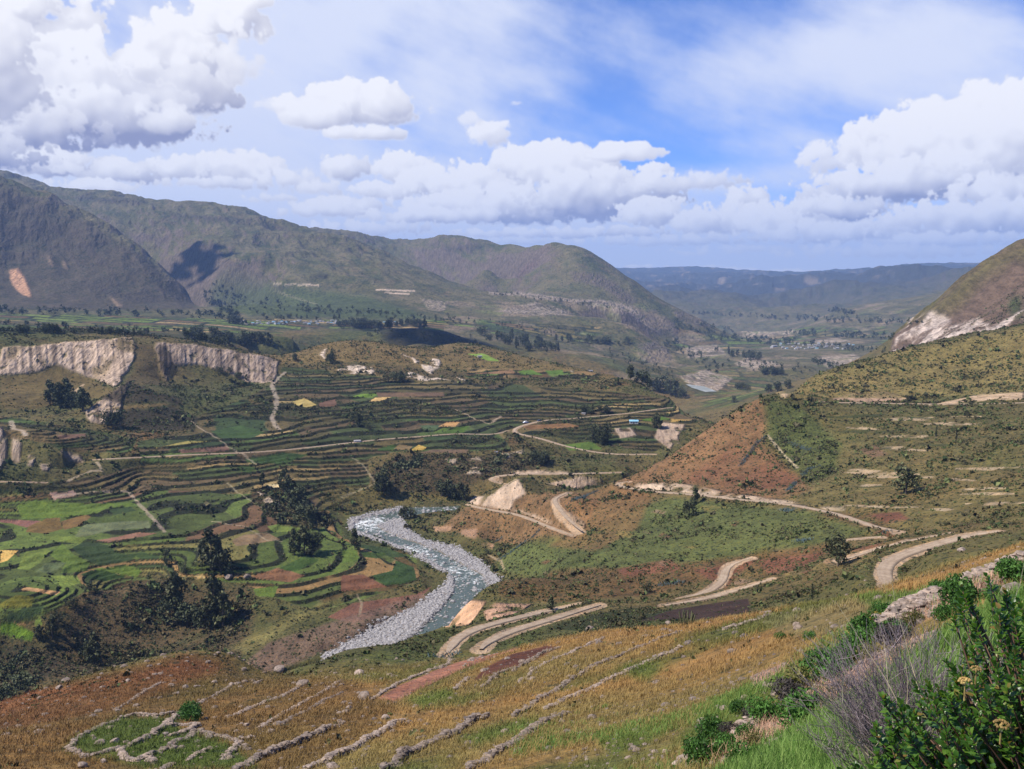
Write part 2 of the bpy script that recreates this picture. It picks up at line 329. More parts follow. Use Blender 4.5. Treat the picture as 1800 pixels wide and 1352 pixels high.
def tps_fit(P_, lam):
    X = P_[:, :2]; n = len(X)
    r2 = ((X[:,None,:]-X[None,:,:])**2).sum(2)
    K = np.where(r2 > 0, r2**0.75, 0)                   # r^1.5, between a cone and a thin plate
    A = np.zeros((n+3, n+3)); A[:n,:n] = K - lam*np.eye(n)*-1
    A[:n,n] = 1; A[:n,n+1:] = X; A[n,:n] = 1; A[n+1:,:n] = X.T
    b = np.zeros(n+3); b[:n] = P_[:,2]
    return np.linalg.solve(A, b)
WT = tps_fit(PT, -2e-4)
def tps_eval(az, w):
    out = np.zeros(az.shape); f = out.ravel(); a = az.ravel(); ww = w.ravel()
    n = len(PT)
    for s in range(0, len(a), 20000):
        e = s+20000
        r2 = (a[s:e,None]-PT[None,:,0])**2 + (ww[s:e,None]-PT[None,:,1])**2
        f[s:e] = np.sqrt(r2*np.sqrt(r2)) @ WT[:n] + WT[n] + WT[n+1]*a[s:e] + WT[n+2]*ww[s:e]
    return f.reshape(az.shape)
# the grid of the land: even in bearing, even in log distance within bands
AZ = np.concatenate([np.linspace(-50,-34.5,40)[:-1], np.arange(-34.5,34.5,0.052), np.linspace(34.5,50,40)]) * math.pi/180
bands = [(1.2,30,130),(30,200,330),(200,450,340),(450,1300,620),(1300,6500,420),(6500,24000,90)]
WD = np.concatenate([np.linspace(math.log(a), math.log(b), n, endpoint=False) for a,b,n in bands] + [[math.log(24000)]])
cA = np.linspace(AZ[0], AZ[-1], 400); cW = np.linspace(WD[0], WD[-1], 620)
cS = tps_eval(*np.meshgrid(cA, cW))
def bil(G, gx, gy, x, y):
    fx = (x-gx[0])/(gx[1]-gx[0]); fy = (y-gy[0])/(gy[1]-gy[0])
    ix = np.clip(fx.astype(int), 0, len(gx)-2); iy = np.clip(fy.astype(int), 0, len(gy)-2)
    fx = np.clip(fx-ix,0,1); fy = np.clip(fy-iy,0,1)
    return (G[iy,ix]*(1-fx)+G[iy,ix+1]*fx)*(1-fy) + (G[iy+1,ix]*(1-fx)+G[iy+1,ix+1]*fx)*fy
GA, GW = np.meshgrid(AZ, WD)
S0 = bil(cS, cA, cW, GA, GW)
D = np.exp(GW); X = D*np.sin(GA); Y = D*np.cos(GA); Z = S0*D
# ------------------------------------------------------------------ masks read off the land as seen, locked to its vertices
NR, NC = X.shape
IR = np.arange(NR)
def pick(px, py, dmin=0, S=None, dmax=1e9):
    S = SF if S is None else S
    a, t = az_t(px, py); j = int(np.clip(round(float(np.interp(a, AZ, np.arange(NC)))), 0, NC-1))
    col = S[:, j]; dd = D[:, j]
    k = np.where((col >= t) & (dd >= dmin))[0]
    i = int(k[0]) if len(k) else NR-1
    i = max(i, 1)
    s0, s1 = col[i-1], col[i]
    f = 0.5 if s1 == s0 else float(np.clip((t-s0)/(s1-s0), 0, 1))
    d = math.exp(WD[i-1]*(1-f)+WD[i]*f)
    d = min(d, dmax)
    return (d*math.sin(a), d*math.cos(a), d*t)
def zat(x, y):
    a = math.atan2(x, y); w = math.log(max(math.hypot(x, y), 1.21))
    j = min(max(float(np.interp(a, AZ, np.arange(NC))), 0), NC-1.001); i = min(max(float(np.interp(w, WD, IR)), 0), NR-1.001)
    i0, j0 = int(i), int(j); fi, fj = i-i0, j-j0
    return float((Z[i0,j0]*(1-fj)+Z[i0,j0+1]*fj)*(1-fi)+(Z[i0+1,j0]*(1-fj)+Z[i0+1,j0+1]*fj)*fi)
PXv, PYv = to_px(X, Y, Z)
PXv = PXv.astype(np.float32); PYv = PYv.astype(np.float32)
WRP = (fbm(X, Y, 35, 3, seed=3), fbm(X, Y, 35, 3, seed=8))
def box(m, n):
    for ax in (0, 1):
        k = np.cumsum(np.pad(m, [(n+1, n) if a == ax else (0, 0) for a in (0, 1)], mode='edge'), axis=ax)
        m = (k[2*n+1:, :] - k[:-2*n-1, :])/(2*n+1) if ax == 0 else (k[:, 2*n+1:] - k[:, :-2*n-1])/(2*n+1)
    return m
def mask(poly, dmin=0, dmax=1e9, warp=3.0, soft=1):
    """share of each vertex inside a region outlined in the photograph's pixels, between two distances -> (rows, cols, mask)"""
    p = np.array(poly, float)
    i0, i1 = np.searchsorted(WD, [math.log(max(dmin,1.21)), math.log(min(dmax,23900))])
    i0 = max(i0-6, 0); i1 = min(i1+6, NR)
    sub = (slice(i0, i1), slice(0, NC))
    bx = (PXv[sub] > p[:,0].min()-12) & (PXv[sub] < p[:,0].max()+12) & (PYv[sub] > p[:,1].min()-12) & (PYv[sub] < p[:,1].max()+12)
    r = np.where(bx.any(1))[0]; c = np.where(bx.any(0))[0]
    if not len(r): return None
    sub = (slice(i0+r[0], i0+r[-1]+1), slice(c[0], c[-1]+1))
    qx = PXv[sub] + warp*WRP[0][sub]; qy = PYv[sub] + warp*.7*WRP[1][sub]
    ins = np.zeros(qx.shape, bool)
    for k in range(len(p)):
        x1, y1 = p[k-1]; x2, y2 = p[k]
        if y1 == y2: continue
        ins ^= ((y1 > qy) != (y2 > qy)) & (qx < (x2-x1)*(qy-y1)/(y2-y1)+x1)
    ins &= (D[sub] >= dmin) & (D[sub] <= dmax)
    m = ins.astype(np.float32)
    if soft: m = box(m, soft)
    return sub, m
def alb(r, g, b, k=1.2):
    c = np.array([r, g, b], float)/255; c = np.where(c < .04045, c/12.92, ((c+.055)/1.055)**2.4)
    return (c/k).astype(np.float32)
# ---- large-scale land noise on the mountains and slopes
far_k = sstep(1900, 3300, D)*(1-sstep(9000, 12000, D)*.3)
hgt = np.clip((Z+150)/350, 0, 1)
Z0 = Z.copy()
far_k = far_k*(1 - .72*box(((PXv > 840) & (PXv < 1300) & (D > 2900) & (D < 5600)).astype(np.float32), 14))
Z = Z + far_k*sstep(-.03, .04, S0)*(29*fbm(X, Y, 620, 5, .55, 1, True) - 8) * (0.4+hgt*.9)
Z = Z + far_k*sstep(-.03, .05, S0)*19*fbm(X+.5*Y, Y*.4, 210, 5, .55, 5, True)
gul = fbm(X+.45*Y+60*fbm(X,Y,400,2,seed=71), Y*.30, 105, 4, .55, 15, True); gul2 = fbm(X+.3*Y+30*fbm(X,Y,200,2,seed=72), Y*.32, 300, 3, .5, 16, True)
Z = Z + far_k*sstep(-.035, .03, S0)*(9.5*gul + 16*np.minimum(gul2, .35))
Z = Z + sstep(5200, 8000, D)*(55+230*sstep(.020, -.012, S0))*fbm(X, Y, 2400, 6, .55, 2, True)
Z = Z + sstep(1300, 1900, D)*(1-far_k)*10*fbm(X, Y, 240, 4, seed=4)
Z = Z + sstep(350, 700, D)*(1-sstep(1300,1900,D))*1.6*fbm(X, Y, 70, 4, seed=6)
Z = Z + sstep(40, 120, D)*(1-sstep(350,500,D))*.7*fbm(X, Y, 28, 4, seed=9)
Z = Z + sstep(2, 8, D)*(1-sstep(80,160,D))*.16*fbm(X, Y, 4, 4, seed=11)
# rock mountain on the right: gullied
r_ = mask([(1560,640),(1570,590),(1640,540),(1700,470),(1800,420),(2100,300),(2100,640)], 1150, 2000, 0, 4)
sub, m = r_; Z[sub] += m*13*fbm(X[sub]+Y[sub]*.3, Y[sub]*.4, 75, 4, .5, 12, True)
# mesa cliffs: fluted
CL = [([(0,611),(60,608),(130,602),(232,594),(240,610),(232,640),(205,680),(160,665),(100,640),(50,655),(0,660)], 960, 1180),
      ([(272,600),(330,605),(400,614),(450,624),(490,634),(482,672),(440,672),(400,655),(350,640),(300,640),(292,672),(280,650)], 960, 1190),
      ([(150,725),(195,688),(235,665),(214,700),(212,750),(158,740)], 800, 990),
      ([(-50,745),(6,752),(14,765),(12,806),(4,824),(-50,824)], 650, 880)]
for poly, a, b in CL:
    sub, m = mask(poly, a, b, 2, 3)
    Z[sub] += m*(3.2*fbm(X[sub]/Y[sub]*1050, Y[sub]*.02, 13, 3, .6, 14, True) + .6)
# ---- the river bed
RIV_L = [(900,884),(793,890),(717,893),(680,903),(640,910),(624,922),(624,932),(677,950),(727,970),(767,990),(787,1003),(800,1017),(797,1043),(780,1067),(750,1097),(725,1122),(680,1150)]
RIV_R = [(900,892),(787,898),(722,907),(690,914),(660,924),(675,935),(710,948),(750,961),(787,978),(813,995),(847,1011),(859,1033),(849,1053),(813,1077),(790,1100),(775,1125),(760,1160)]
chan = RIV_L + RIV_R[::-1]
bars = [[(655,922),(705,908),(712,930),(745,952),(800,962),(850,995),(880,1020),(868,1045),(850,1055),(858,1033),(847,1011),(813,995),(787,978),(750,961),(710,948),(675,935)],
        [(790,1008),(802,1020),(799,1043),(782,1067),(752,1097),(720,1130),(640,1160),(560,1175),(568,1155),(620,1128),(670,1100),(715,1078),(752,1052),(782,1030)],
        [(614,914),(642,907),(700,894),(717,896),(680,905),(628,922),(626,934),(677,952),(727,972),(767,992),(790,1008),(778,1008),(728,979),(678,957),(620,940),(612,928)],
        [(430,1160),(560,1148),(620,1128),(568,1160),(480,1192),(436,1196)]]
def plane_mask(poly, zp, soft=2, warp=1.5):
    """outline in pixels carried down to the flat river bed, then tested on the ground plan"""
    q = []
    for px, py in poly:
        a, t = az_t(px, py); d = zp/t; q.append((a, math.log(d)))
    q = np.array(q, float)
    i0, i1 = np.searchsorted(WD, [q[:,1].min()-.03, q[:,1].max()+.03]); j0, j1 = np.searchsorted(AZ, [q[:,0].min()-.01, q[:,0].max()+.01])
    sub = (slice(i0,i1), slice(j0,j1)); gx = GA[sub] + .0010*warp*WRP[0][sub]; gy = GW[sub] + .003*warp*WRP[1][sub]
    ins = np.zeros(gx.shape, bool)
    for k in range(len(q)):
        x1, y1 = q[k-1]; x2, y2 = q[k]
        if y1 == y2: continue
        ins ^= ((y1 > gy) != (y2 > gy)) & (gx < (x2-x1)*(gy-y1)/(y2-y1)+x1)
    return sub, box(ins.astype(np.float32), soft)
near_bed = [(560,1200),(560,1150),(640,1110),(720,1060),(760,1040),(740,1010),(680,975),(600,950),(590,905),(690,880),(900,875),(900,905),(760,915),(720,915),(800,955),(860,985),(892,1020),(872,1060),(830,1090),(800,1115),(760,1180)]
sub, m = plane_mask(near_bed, ZR, 10)
Z[sub] = Z[sub]*(1-m) + m*(ZR+1.0+.5*WRP[0][sub])
for b_ in bars:
    sub, m = plane_mask(b_, ZR, 3); Z[sub] = Z[sub]*(1-m) + m*(ZR+.7+.35*WRP[1][sub])
CH = plane_mask(chan, ZR, 2); sub, m = CH; Z[sub] = Z[sub]*(1-m) + m*(ZR-1.3)
# ---- terraces: level treads and scrubby risers
TER = [(([(-200,865),(-200,1130),(0,1115),(60,1090),(150,1040),(250,1030),(330,1010),(430,1030),(560,1075),(640,1050),(735,1020),(735,975),(600,945),(600,910),(545,880),(470,850),(380,850),(250,850),(120,855)]), 380, 720, 1.5, 95),
       (([(-200,835),(-200,865),(120,870),(300,860),(480,870),(560,900),(620,880),(650,850),(650,800),(700,795),(900,790),(880,760),(1000,770),(1150,795),(1210,750),(1235,742),(1180,705),(1100,690),(1000,682),(850,672),(700,668),(560,650),(500,645),(470,680),(430,700),(350,730),(340,760),(240,775),(250,820),(130,845)]), 600, 1160, 2.15, 58),
       (([(-200,700),(60,740),(150,755),(240,770),(230,800),(110,790),(50,775),(-200,760)]), 740, 930, 1.8, 60),
       (([(820,645),(1060,655),(1050,668),(820,662)]), 1000, 1250, 2.2, 60),
       (([(1380,715),(1820,710),(1950,720),(1950,830),(1800,830),(1600,800),(1450,760)]), 380, 700, 1.9, 60)]
RISE = np.zeros(X.shape, np.float32); TM = np.zeros(X.shape, np.float32)
LEV = np.zeros(X.shape, np.float32); CELL = np.zeros(X.shape, np.float32); EDGE = np.zeros(X.shape, np.float32)
for ti, (poly, a, b, hstep, clen) in enumerate(TER):
    sub, m = mask(poly, a, b, 8, 3)
    x, y, zb = X[sub], Y[sub], Z0[sub]
    lam = zb/hstep + 2.3*fbm(x, y, 135, 3, seed=20+ti) + .3*fbm(x, y, 32, 2, seed=31)
    lv = np.floor(lam); fr = lam - lv
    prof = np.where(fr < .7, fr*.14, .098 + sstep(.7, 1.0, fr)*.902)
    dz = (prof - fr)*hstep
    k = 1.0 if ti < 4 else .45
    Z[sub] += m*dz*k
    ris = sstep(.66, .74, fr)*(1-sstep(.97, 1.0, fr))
    u = x/clen + .35*y/clen + .5*fbm(x, y, 150, 2, seed=44) + hash01(lv, lv*0, 5)*7
    cell = np.floor(u); fu = u - cell
    mm = m > .5
    for dst, src in ((RISE, ris), (LEV, lv+1000*ti), (CELL, cell), (EDGE, np.minimum(fu, 1-fu)*clen)):
        v = dst[sub]; v[mm] = src[mm]; dst[sub] = v
    TM[sub] = np.maximum(TM[sub], m)
S1 = Z/D
# ---- tracks: levelled into the slope
ROADS = [('narrow pale dirt road running along the foot of the red hill', 4.4, [(1105,846,540),(1090,846,560),(1078,849,565),(1085,854,555),(1120,860,538),(1160,865,520),(1210,868,505),(1260,873,487),(1300,878,470),(1350,882,448),(1400,888,430),(1450,898,405),(1480,905,388),(1500,912,375),(1540,927,352),(1580,933,340)]),
 ('short dirt road falling to the tip of the hairpin', 4.6, [(1000,866,545),(985,868,540),(975,875,532),(976,884,522),(985,897,513),(1000,915,500),(1012,925,494),(1024,933,488)]),
 ('dirt road along the bluff above the river bend', 4.0, [(823,887,600),(845,893,590),(870,897,580),(915,905,560),(940,915,545),(965,926,520),(985,934,508),(1008,941,497)]),
 ('dirt road with a loop behind the conical knoll', 4.6, [(885,850,672),(862,846,682),(842,842,690),(862,838,700),(890,834,704),(930,833,706),(1000,833,708),(1090,830,722)]),
 ('far dirt road bending down the terrace edge', 4.5, [(1000,736,890),(970,737,888),(940,742,880),(915,749,872),(896,756,860),(910,763,845),(950,770,825),(985,782,800),(1025,791,778),(1060,797,775),(1100,799,772),(1150,798,780)]),
 ('upper of the two dirt roads above the riverbank', 4.6, [(787,1148,222),(793,1136,230),(803,1122,240),(818,1110,250),(840,1103,258),(880,1093,268),(915,1084,278),(950,1076,290),(985,1068,297),(1020,1063,300)]),
 ('lower of the two dirt roads above the riverbank', 4.4, [(846,1141,205),(855,1128,215),(872,1118,226),(895,1109,236),(920,1102,245),(960,1091,258),(990,1082,264),(1030,1070,274),(1055,1063,279)]),
 ('thin dirt road curving up between the fields', 4.3, [(1165,1060,293),(1200,1055,300),(1235,1048,306),(1258,1039,315),(1273,1026,323),(1277,1010,333),(1268,998,343),(1280,990,350),(1300,984,355),(1322,980,360)]),
 ('straight dirt road between the thin curve and the dark field', 4.0, [(1168,1064,287),(1210,1059,285),(1260,1048,284),(1300,1036,286),(1330,1026,288),(1358,1017,290)]),
 ('dirt road passing behind the round tree', 4.0, [(1478,986,279),(1500,976,283),(1530,967,287),(1565,958,293),(1600,949,300),(1640,941,306),(1672,936,311)]),
 ('wide dirt road with a hairpin at the right', 4.5, [(1572,1039,193),(1562,1026,200),(1553,1012,208),(1546,1000,215),(1549,989,222),(1562,981,229),(1585,974,235),(1605,968,241),(1640,957,249),(1665,950,253),(1700,941,258),(1730,936,261),(1758,934,262)]),
 ('short stub of dirt road above the round tree', 3.5, [(1478,950,333),(1495,945,336),(1520,943,338),(1550,943,339)]),
 ('pale dirt road across the upper right hillside', 4.0, [(1375,702,690),(1420,704,688),(1480,708,682),(1540,708,678),(1600,710,670),(1680,710,662),(1760,709,655),(1850,706,645)]),
 ('pale farm track across the terraces', 3.6, [(160,808,722),(200,806,728),(260,803,735),(330,799,740),(400,797,742),(460,794,748),(520,789,758),(600,780,775),(660,773,785),(740,767,795),(800,762,806),(870,764,815),(893,757,850)]),
 ('pale farm track below the left pillars', 3.5, [(0,846,-152),(40,847,-152),(80,848,-152)]),
 ('short far track on the terrace edge', 3.5, [(1000,736,890),(1040,732,895),(1100,727,900),(1150,720,915),(1180,716,925)])]
def densify(pts, step):
    out = []
    for a, b in zip(pts[:-1], pts[1:]):
        n = max(1, int(math.dist(a, b)/step))
        for i in range(n): out.append([a[k]+(b[k]-a[k])*i/n for k in range(len(a))])
    out.append(list(pts[-1])); return out
def smooth_line(q, it=6):
    q = np.array(q, float)
    for _ in range(it): q[1:-1] = .25*q[:-2] + .5*q[1:-1] + .25*q[2:]
    return q
def seg_dist(x, y, line):
    """distance to a polyline and the height of its nearest point"""
    best = np.full(x.shape, 1e9, np.float32); zz = np.zeros(x.shape, np.float32)
    for a, b in zip(line[:-1], line[1:]):
        dx, dy = b[0]-a[0], b[1]-a[1]; L2 = dx*dx+dy*dy+1e-9
        t = np.clip(((x-a[0])*dx+(y-a[1])*dy)/L2, 0, 1)
        d = np.hypot(x-a[0]-t*dx, y-a[1]-t*dy)
        k = d < best; best[k] = d[k]; zz[k] = (a[2]+t*(b[2]-a[2]))[k]
    return best, zz
def near_sub(line, pad):
    a = np.arctan2(line[:,0], line[:,1]); dd = np.hypot(line[:,0], line[:,1])
    i0, i1 = np.searchsorted(WD, [math.log(max(dd.min()-pad,1.3)), math.log(dd.max()+pad)]); p = pad/dd.min()
    j0, j1 = np.searchsorted(AZ, [a.min()-p, a.max()+p]); return slice(max(i0-1,0), min(i1+1,NR)), slice(max(j0-1,0), min(j1+1,NC))
road_lines = []
for nm, wd, pts in ROADS:
    q = [pick(px, py, (d*.90 if d > 0 else 0), S1) for px, py, d in pts]
    for i in range(len(q)):                        # keep the run of distances close to the measured ones
        d = pts[i][2]
        if d > 0:
            a, t = az_t(pts[i][0], pts[i][1]); dd = min(max(math.hypot(q[i][0], q[i][1]), d*.93), d*1.08); q[i] = (dd*math.sin(a), dd*math.cos(a), dd*t)
    q = smooth_line(densify(q, 5.0), 5)
    road_lines.append((nm, wd, q))
    sub = near_sub(q, 16); dd, zz = seg_dist(X[sub], Y[sub], q)
    k = 1 - sstep(wd*.5+1.2, wd*.5+7.5, dd)
    Z[sub] = Z[sub]*(1-k) + (zz-.25)*k
SF = Z/D
# stabilise: small running bumps in the very near ground
PXv, PYv = to_px(X, Y, Z); PXv = PXv.astype(np.float32); PYv = PYv.astype(np.float32)

# ------------------------------------------------------------------ what grows or lies where: colours of ground, with shade painted in at places
n1 = fbm(X, Y, 260, 4, seed=50); n2 = fbm(X, Y, 60, 4, seed=51); n3 = fbm(X, Y, 14, 3, seed=52)
def mixc(a, b, k): return a*(1-k[..., None]) + b*k[..., None]
COL = np.empty(X.shape+(3,), np.float32)
SCR = np.zeros(X.shape, np.float32)       # scrub density
ROC = np.zeros(X.shape, np.float32)       # bare rock / fluting
COL[:] = alb(112, 98, 58)
COL = mixc(COL, alb(84, 88, 46), sstep(-.35, .4, n1+.5*n2))
COL = mixc(COL, alb(120, 84, 52), sstep(.05, .6, n2-.4*n1)*.6)
SCR[:] = .35 + .35*sstep(-.2, .5, n2)
def paint(color, poly, dmin=0, dmax=1e9, warp=3, soft=1, k=1.0, scrub=None, rock=None, nz=None):
    r = mask(poly, dmin, dmax, warp, soft)
    if r is None: return
    sub, m = r; m = m*k
    if nz is not None: m = m*sstep(nz[0], nz[1], (nz[3] if len(nz) > 3 else n3)[sub]*nz[2])
    COL[sub] = COL[sub]*(1-m[..., None]) + alb(*color)*m[..., None]
    if scrub is not None: SCR[sub] = SCR[sub]*(1-m) + scrub*m
    if rock is not None: ROC[sub] = ROC[sub]*(1-m) + rock*m
BIG = [(-400,-400),(2300,-400),(2300,1500),(-400,1500)]
# mountains
mt = sstep(1900, 2500, D)
COL = mixc(COL, alb(96, 94, 60), mt)
COL = mixc(COL, alb(78, 84, 50), mt*sstep(-.2, .45, n1))
COL = mixc(COL, alb(108, 94, 72), mt*sstep(.1, .5, n2+.4*n1)*.7)
SCR = SCR*(1-mt) + .25*mt
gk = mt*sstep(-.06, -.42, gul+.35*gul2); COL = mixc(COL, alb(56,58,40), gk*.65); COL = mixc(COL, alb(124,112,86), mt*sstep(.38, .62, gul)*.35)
gz, gx = np.gradient(Z, axis=0)/np.maximum(np.gradient(D, axis=0), 1e-3), np.gradient(Z, axis=1)/np.maximum(D*np.gradient(GA, axis=1), 1e-3)
slope = np.hypot(gz, gx)
crag = mt*sstep(.55, .85, slope + .25*fbm(X, Y, 90, 3, seed=60))
COL = mixc(COL, alb(118, 102, 92), crag*.75); ROC = np.maximum(ROC, crag*.8)
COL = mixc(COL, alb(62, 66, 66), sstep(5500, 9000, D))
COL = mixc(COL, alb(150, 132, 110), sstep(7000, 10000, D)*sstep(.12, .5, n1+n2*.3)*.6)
# left mountain: landslips and gullies
for c, pl in (((196,150,112), [(18,478),(30,474),(42,490),(46,505),(50,520),(38,515),(28,505),(20,492)]),
              ((150,132,108), [(82,452),(86,452),(92,465),(88,462)]), ((150,132,108), [(110,460),(114,462),(118,470),(112,468)]),
              ((120,104,84), [(272,500),(290,505),(290,525),(284,520),(280,508)])):
    paint(c, pl, 2500, 4200, 1, 1, rock=.6, scrub=0)
for pl in ([(480,497),(560,500),(560,503),(480,500)], [(478,508),(500,515),(560,535),(552,535),(500,520)], [(660,508),(730,510),(730,513),(660,511)], [(676,514),(720,516),(720,518),(676,516)]):
    paint((176,158,136), pl, 2500, 4800, 1, 0, scrub=0)
paint((70,92,44), [(350,520),(380,490),(480,500),(640,520),(760,560),(600,560),(420,552),(380,545)], 2300, 3900, 8, 4, .7, scrub=.6)
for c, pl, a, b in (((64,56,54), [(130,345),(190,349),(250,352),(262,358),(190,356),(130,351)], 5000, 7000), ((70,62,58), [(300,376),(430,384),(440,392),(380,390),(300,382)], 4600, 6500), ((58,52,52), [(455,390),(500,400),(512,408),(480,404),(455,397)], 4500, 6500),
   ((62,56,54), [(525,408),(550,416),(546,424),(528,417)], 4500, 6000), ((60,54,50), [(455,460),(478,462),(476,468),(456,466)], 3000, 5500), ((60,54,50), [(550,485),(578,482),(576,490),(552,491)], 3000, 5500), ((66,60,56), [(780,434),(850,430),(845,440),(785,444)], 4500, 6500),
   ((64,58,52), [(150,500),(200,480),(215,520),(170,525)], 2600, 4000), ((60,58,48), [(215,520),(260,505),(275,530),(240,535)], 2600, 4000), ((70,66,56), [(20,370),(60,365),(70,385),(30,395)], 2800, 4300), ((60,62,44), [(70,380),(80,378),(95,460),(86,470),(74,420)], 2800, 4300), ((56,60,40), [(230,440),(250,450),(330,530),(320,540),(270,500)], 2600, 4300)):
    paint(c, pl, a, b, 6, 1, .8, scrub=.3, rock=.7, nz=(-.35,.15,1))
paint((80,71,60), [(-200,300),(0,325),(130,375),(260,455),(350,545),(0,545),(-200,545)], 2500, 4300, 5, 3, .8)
paint((204,158,118), [(16,476),(32,472),(44,490),(50,506),(54,522),(38,517),(26,505),(18,492)], 2500, 4200, 3, 1, .95, rock=.6, scrub=0)
for pl in ([(80,450),(88,450),(96,468),(88,466)], [(108,458),(114,460),(120,472),(110,470)], [(190,520),(205,528),(218,540),(205,538)]): paint((150,128,102), pl, 2500, 4200, 3, 1, .8, rock=.6, scrub=0)
FP2 = 0
# far canyon walls below the rounded mountain
for pl, c, a, b in (([(860,518),(910,520),(1010,535),(1070,545),(1100,560),(1140,570),(1120,540),(1060,528),(1000,525),(930,515),(860,512)], (168,150,132), 2700, 4200),
              ([(868,548),(900,538),(940,532),(980,540),(1010,553),(960,556),(900,552)], (170,152,132), 2600, 3700),
              ([(740,525),(790,530),(780,548),(755,545)], (165,148,125), 2300, 4000),
              ([(930,575),(970,572),(1020,578),(1015,588),(960,585),(930,582)], (182,160,138), 2000, 3400),
              ([(1080,545),(1180,560),(1200,590),(1150,590),(1090,570)], (110,96,90), 2300, 4300),
              ([(1118,605),(1150,600),(1172,610),(1180,632),(1150,640),(1125,635)], (124,112,104), 1900, 3200),
              ([(800,588),(830,598),(860,615),(840,612),(805,600)], (160,142,120), 1700, 3000),
              ([(905,478),(940,455),(950,462),(925,480),(912,500)], (112,92,84), 3500, 5000),
              ([(1000,478),(1050,480),(1085,500),(1120,530),(1100,535),(1060,505),(1010,495)], (112,98,86), 3300, 5000),
              ([(1180,545),(1220,550),(1250,575),(1215,575),(1190,560)], (120,106,90), 2900, 5000)):
    paint(c, pl, a, b, 3, 1, .85, scrub=.05, rock=1, nz=(-.35,.1,1))
# bench of the town and the upper valley: small fields
FP = [((104,126,52), .16), ((86,118,40), .12), ((122,112,62), .2), ((70,96,44), .12), ((160,138,92), .1), ((112,92,60), .16), ((92,88,50), .14)]
def fields(poly, dmin, dmax, wx, wy, pal, seed, riser=None, soft=2, warp=8, k=1.0, scrub=.12):
    r = mask(poly, dmin, dmax, warp, soft)
    sub, m = r; x, y = X[sub], Y[sub]
    v = y/wy + .8*fbm(x, y, wy*6, 2, seed=seed); lv = np.floor(v); fv = v-lv
    u = x/wx + .5*fbm(x, y, wx*3, 2, seed=seed+1) + hash01(lv, lv*0, seed)*9; cu = np.floor(u); fu = u-cu
    h = hash01(lv, cu, seed); c = np.zeros(x.shape+(3,), np.float32); acc = 0
    for col, p in pal:
        kk = (h >= acc) & (h < acc+p+1e-6); c[kk] = alb(*col); acc += p
    c *= (.8+.4*hash01(lv, cu, seed+3))[..., None]
    ed = np.minimum(np.minimum(fv, 1-fv)*wy, np.minimum(fu, 1-fu)*wx); e = 1-sstep(wy*.1, wy*.2, ed)
    c = c*(1-e[..., None]) + alb(58, 62, 34)*e[..., None]
    m = m*k
    COL[sub] = COL[sub]*(1-m[..., None]) + c*m[..., None]; SCR[sub] = SCR[sub]*(1-m) + (scrub + .7*e)*m
fields([(-200,548),(300,556),(430,560),(700,568),(800,560),(900,566),(1060,575),(1040,600),(800,580),(560,576),(430,590),(300,582),(0,575),(-200,575)], 1450, 3300, 130, 45, FP, 70)
fields([(1190,575),(1560,575),(1560,605),(1500,600),(1180,622)], 2700, 5200, 200, 90, FP, 76, k=.7)
fields([(1180,640),(1300,640),(1380,690),(1240,720)], 1450, 2600, 80, 40, FP, 78, k=.5)
for pl, a, b in (([(1195,662),(1240,650),(1290,665),(1262,688),(1215,680)], 1500, 2800), ([(1320,590),(1340,578),(1390,580),(1420,584),(1380,592)], 2800, 5000),
              ([(1290,640),(1320,625),(1370,640),(1380,650),(1320,650)], 2000, 3300), ([(1200,612),(1260,605),(1280,625),(1210,630)], 2200, 3600),
              ([(1430,628),(1500,622),(1540,640),(1460,650)], 1900, 3300), ([(1420,600),(1470,594),(1500,600),(1440,604)], 3000, 4500),
              ([(1290,588),(1310,580),(1330,585),(1320,595)], 3000, 5000), ([(1180,590),(1210,586),(1240,600),(1190,604)], 2600, 4400)):
    paint((176,158,138), pl, a, b, 4, 1, .9, scrub=.08, rock=.7, nz=(-.5,.1,1))
for c, kk_, th in (((138,122,98), .8, .05), ((84,80,54), .7, .15), ((110,116,64), .6, .2)):
    vm = sstep(1500, 2000, D)*(1-sstep(5200, 6500, D))*(S0 < -.02)*sstep(th, th+.25, fbm(X, Y, 150, 4, .6, int(th*100)+90))*(PXv > 780)
    COL = mixc(COL, alb(*c), vm*kk_)
SCR = np.maximum(SCR, .75*sstep(1500,2000,D)*(1-sstep(5200,6500,D))*sstep(.0,.3,fbm(X,Y,110,3,.6,97)))
# scrub hill in front of the town, cloud shade painted into its dark colour
paint((66,62,44), [(660,582),(700,577),(740,576),(790,584),(850,600),(880,612),(800,612),(740,608),(690,600)], 1500, 2300, 3, 2, scrub=.8)
paint((62,68,42), [(-200,580),(120,578),(300,585),(430,588),(430,608),(330,602),(180,598),(60,605),(-200,612)], 1180, 1800, 6, 3, .8, scrub=.8)
paint((124,104,60), [(430,628),(500,612),(560,602),(620,598),(680,602),(740,610),(800,604),(880,616),(1000,638),(1130,672),(1060,668),(960,658),(860,652),(780,648),(700,640),(600,635),(500,640)], 980, 1480, 5, 3, .8, scrub=.35)
# the middle slope between the rolling plateau and the terraces
paint((104,88,54), [(480,640),(600,640),(760,650),(900,655),(1050,668),(1100,690),(900,680),(800,674),(640,660),(500,655)], 950, 1200, 6, 3, .6, scrub=.5)
for pl in ([(592,650),(620,640),(655,648),(660,658),(620,655)], [(700,658),(720,655),(780,668),(800,672),(830,680),(800,678),(740,668)], [(742,640),(760,632),(775,632),(770,645),(757,658),(748,650)],
           [(800,662),(840,675),(830,680)], [(560,622),(572,610),(572,632)], [(705,622),(735,634),(730,638)], [(1000,655),(1005,650),(1040,660)]):
    paint((196,178,156), pl, 900, 1400, 5, 1, 1, scrub=.05, rock=.5, nz=(-.35,.1,1))
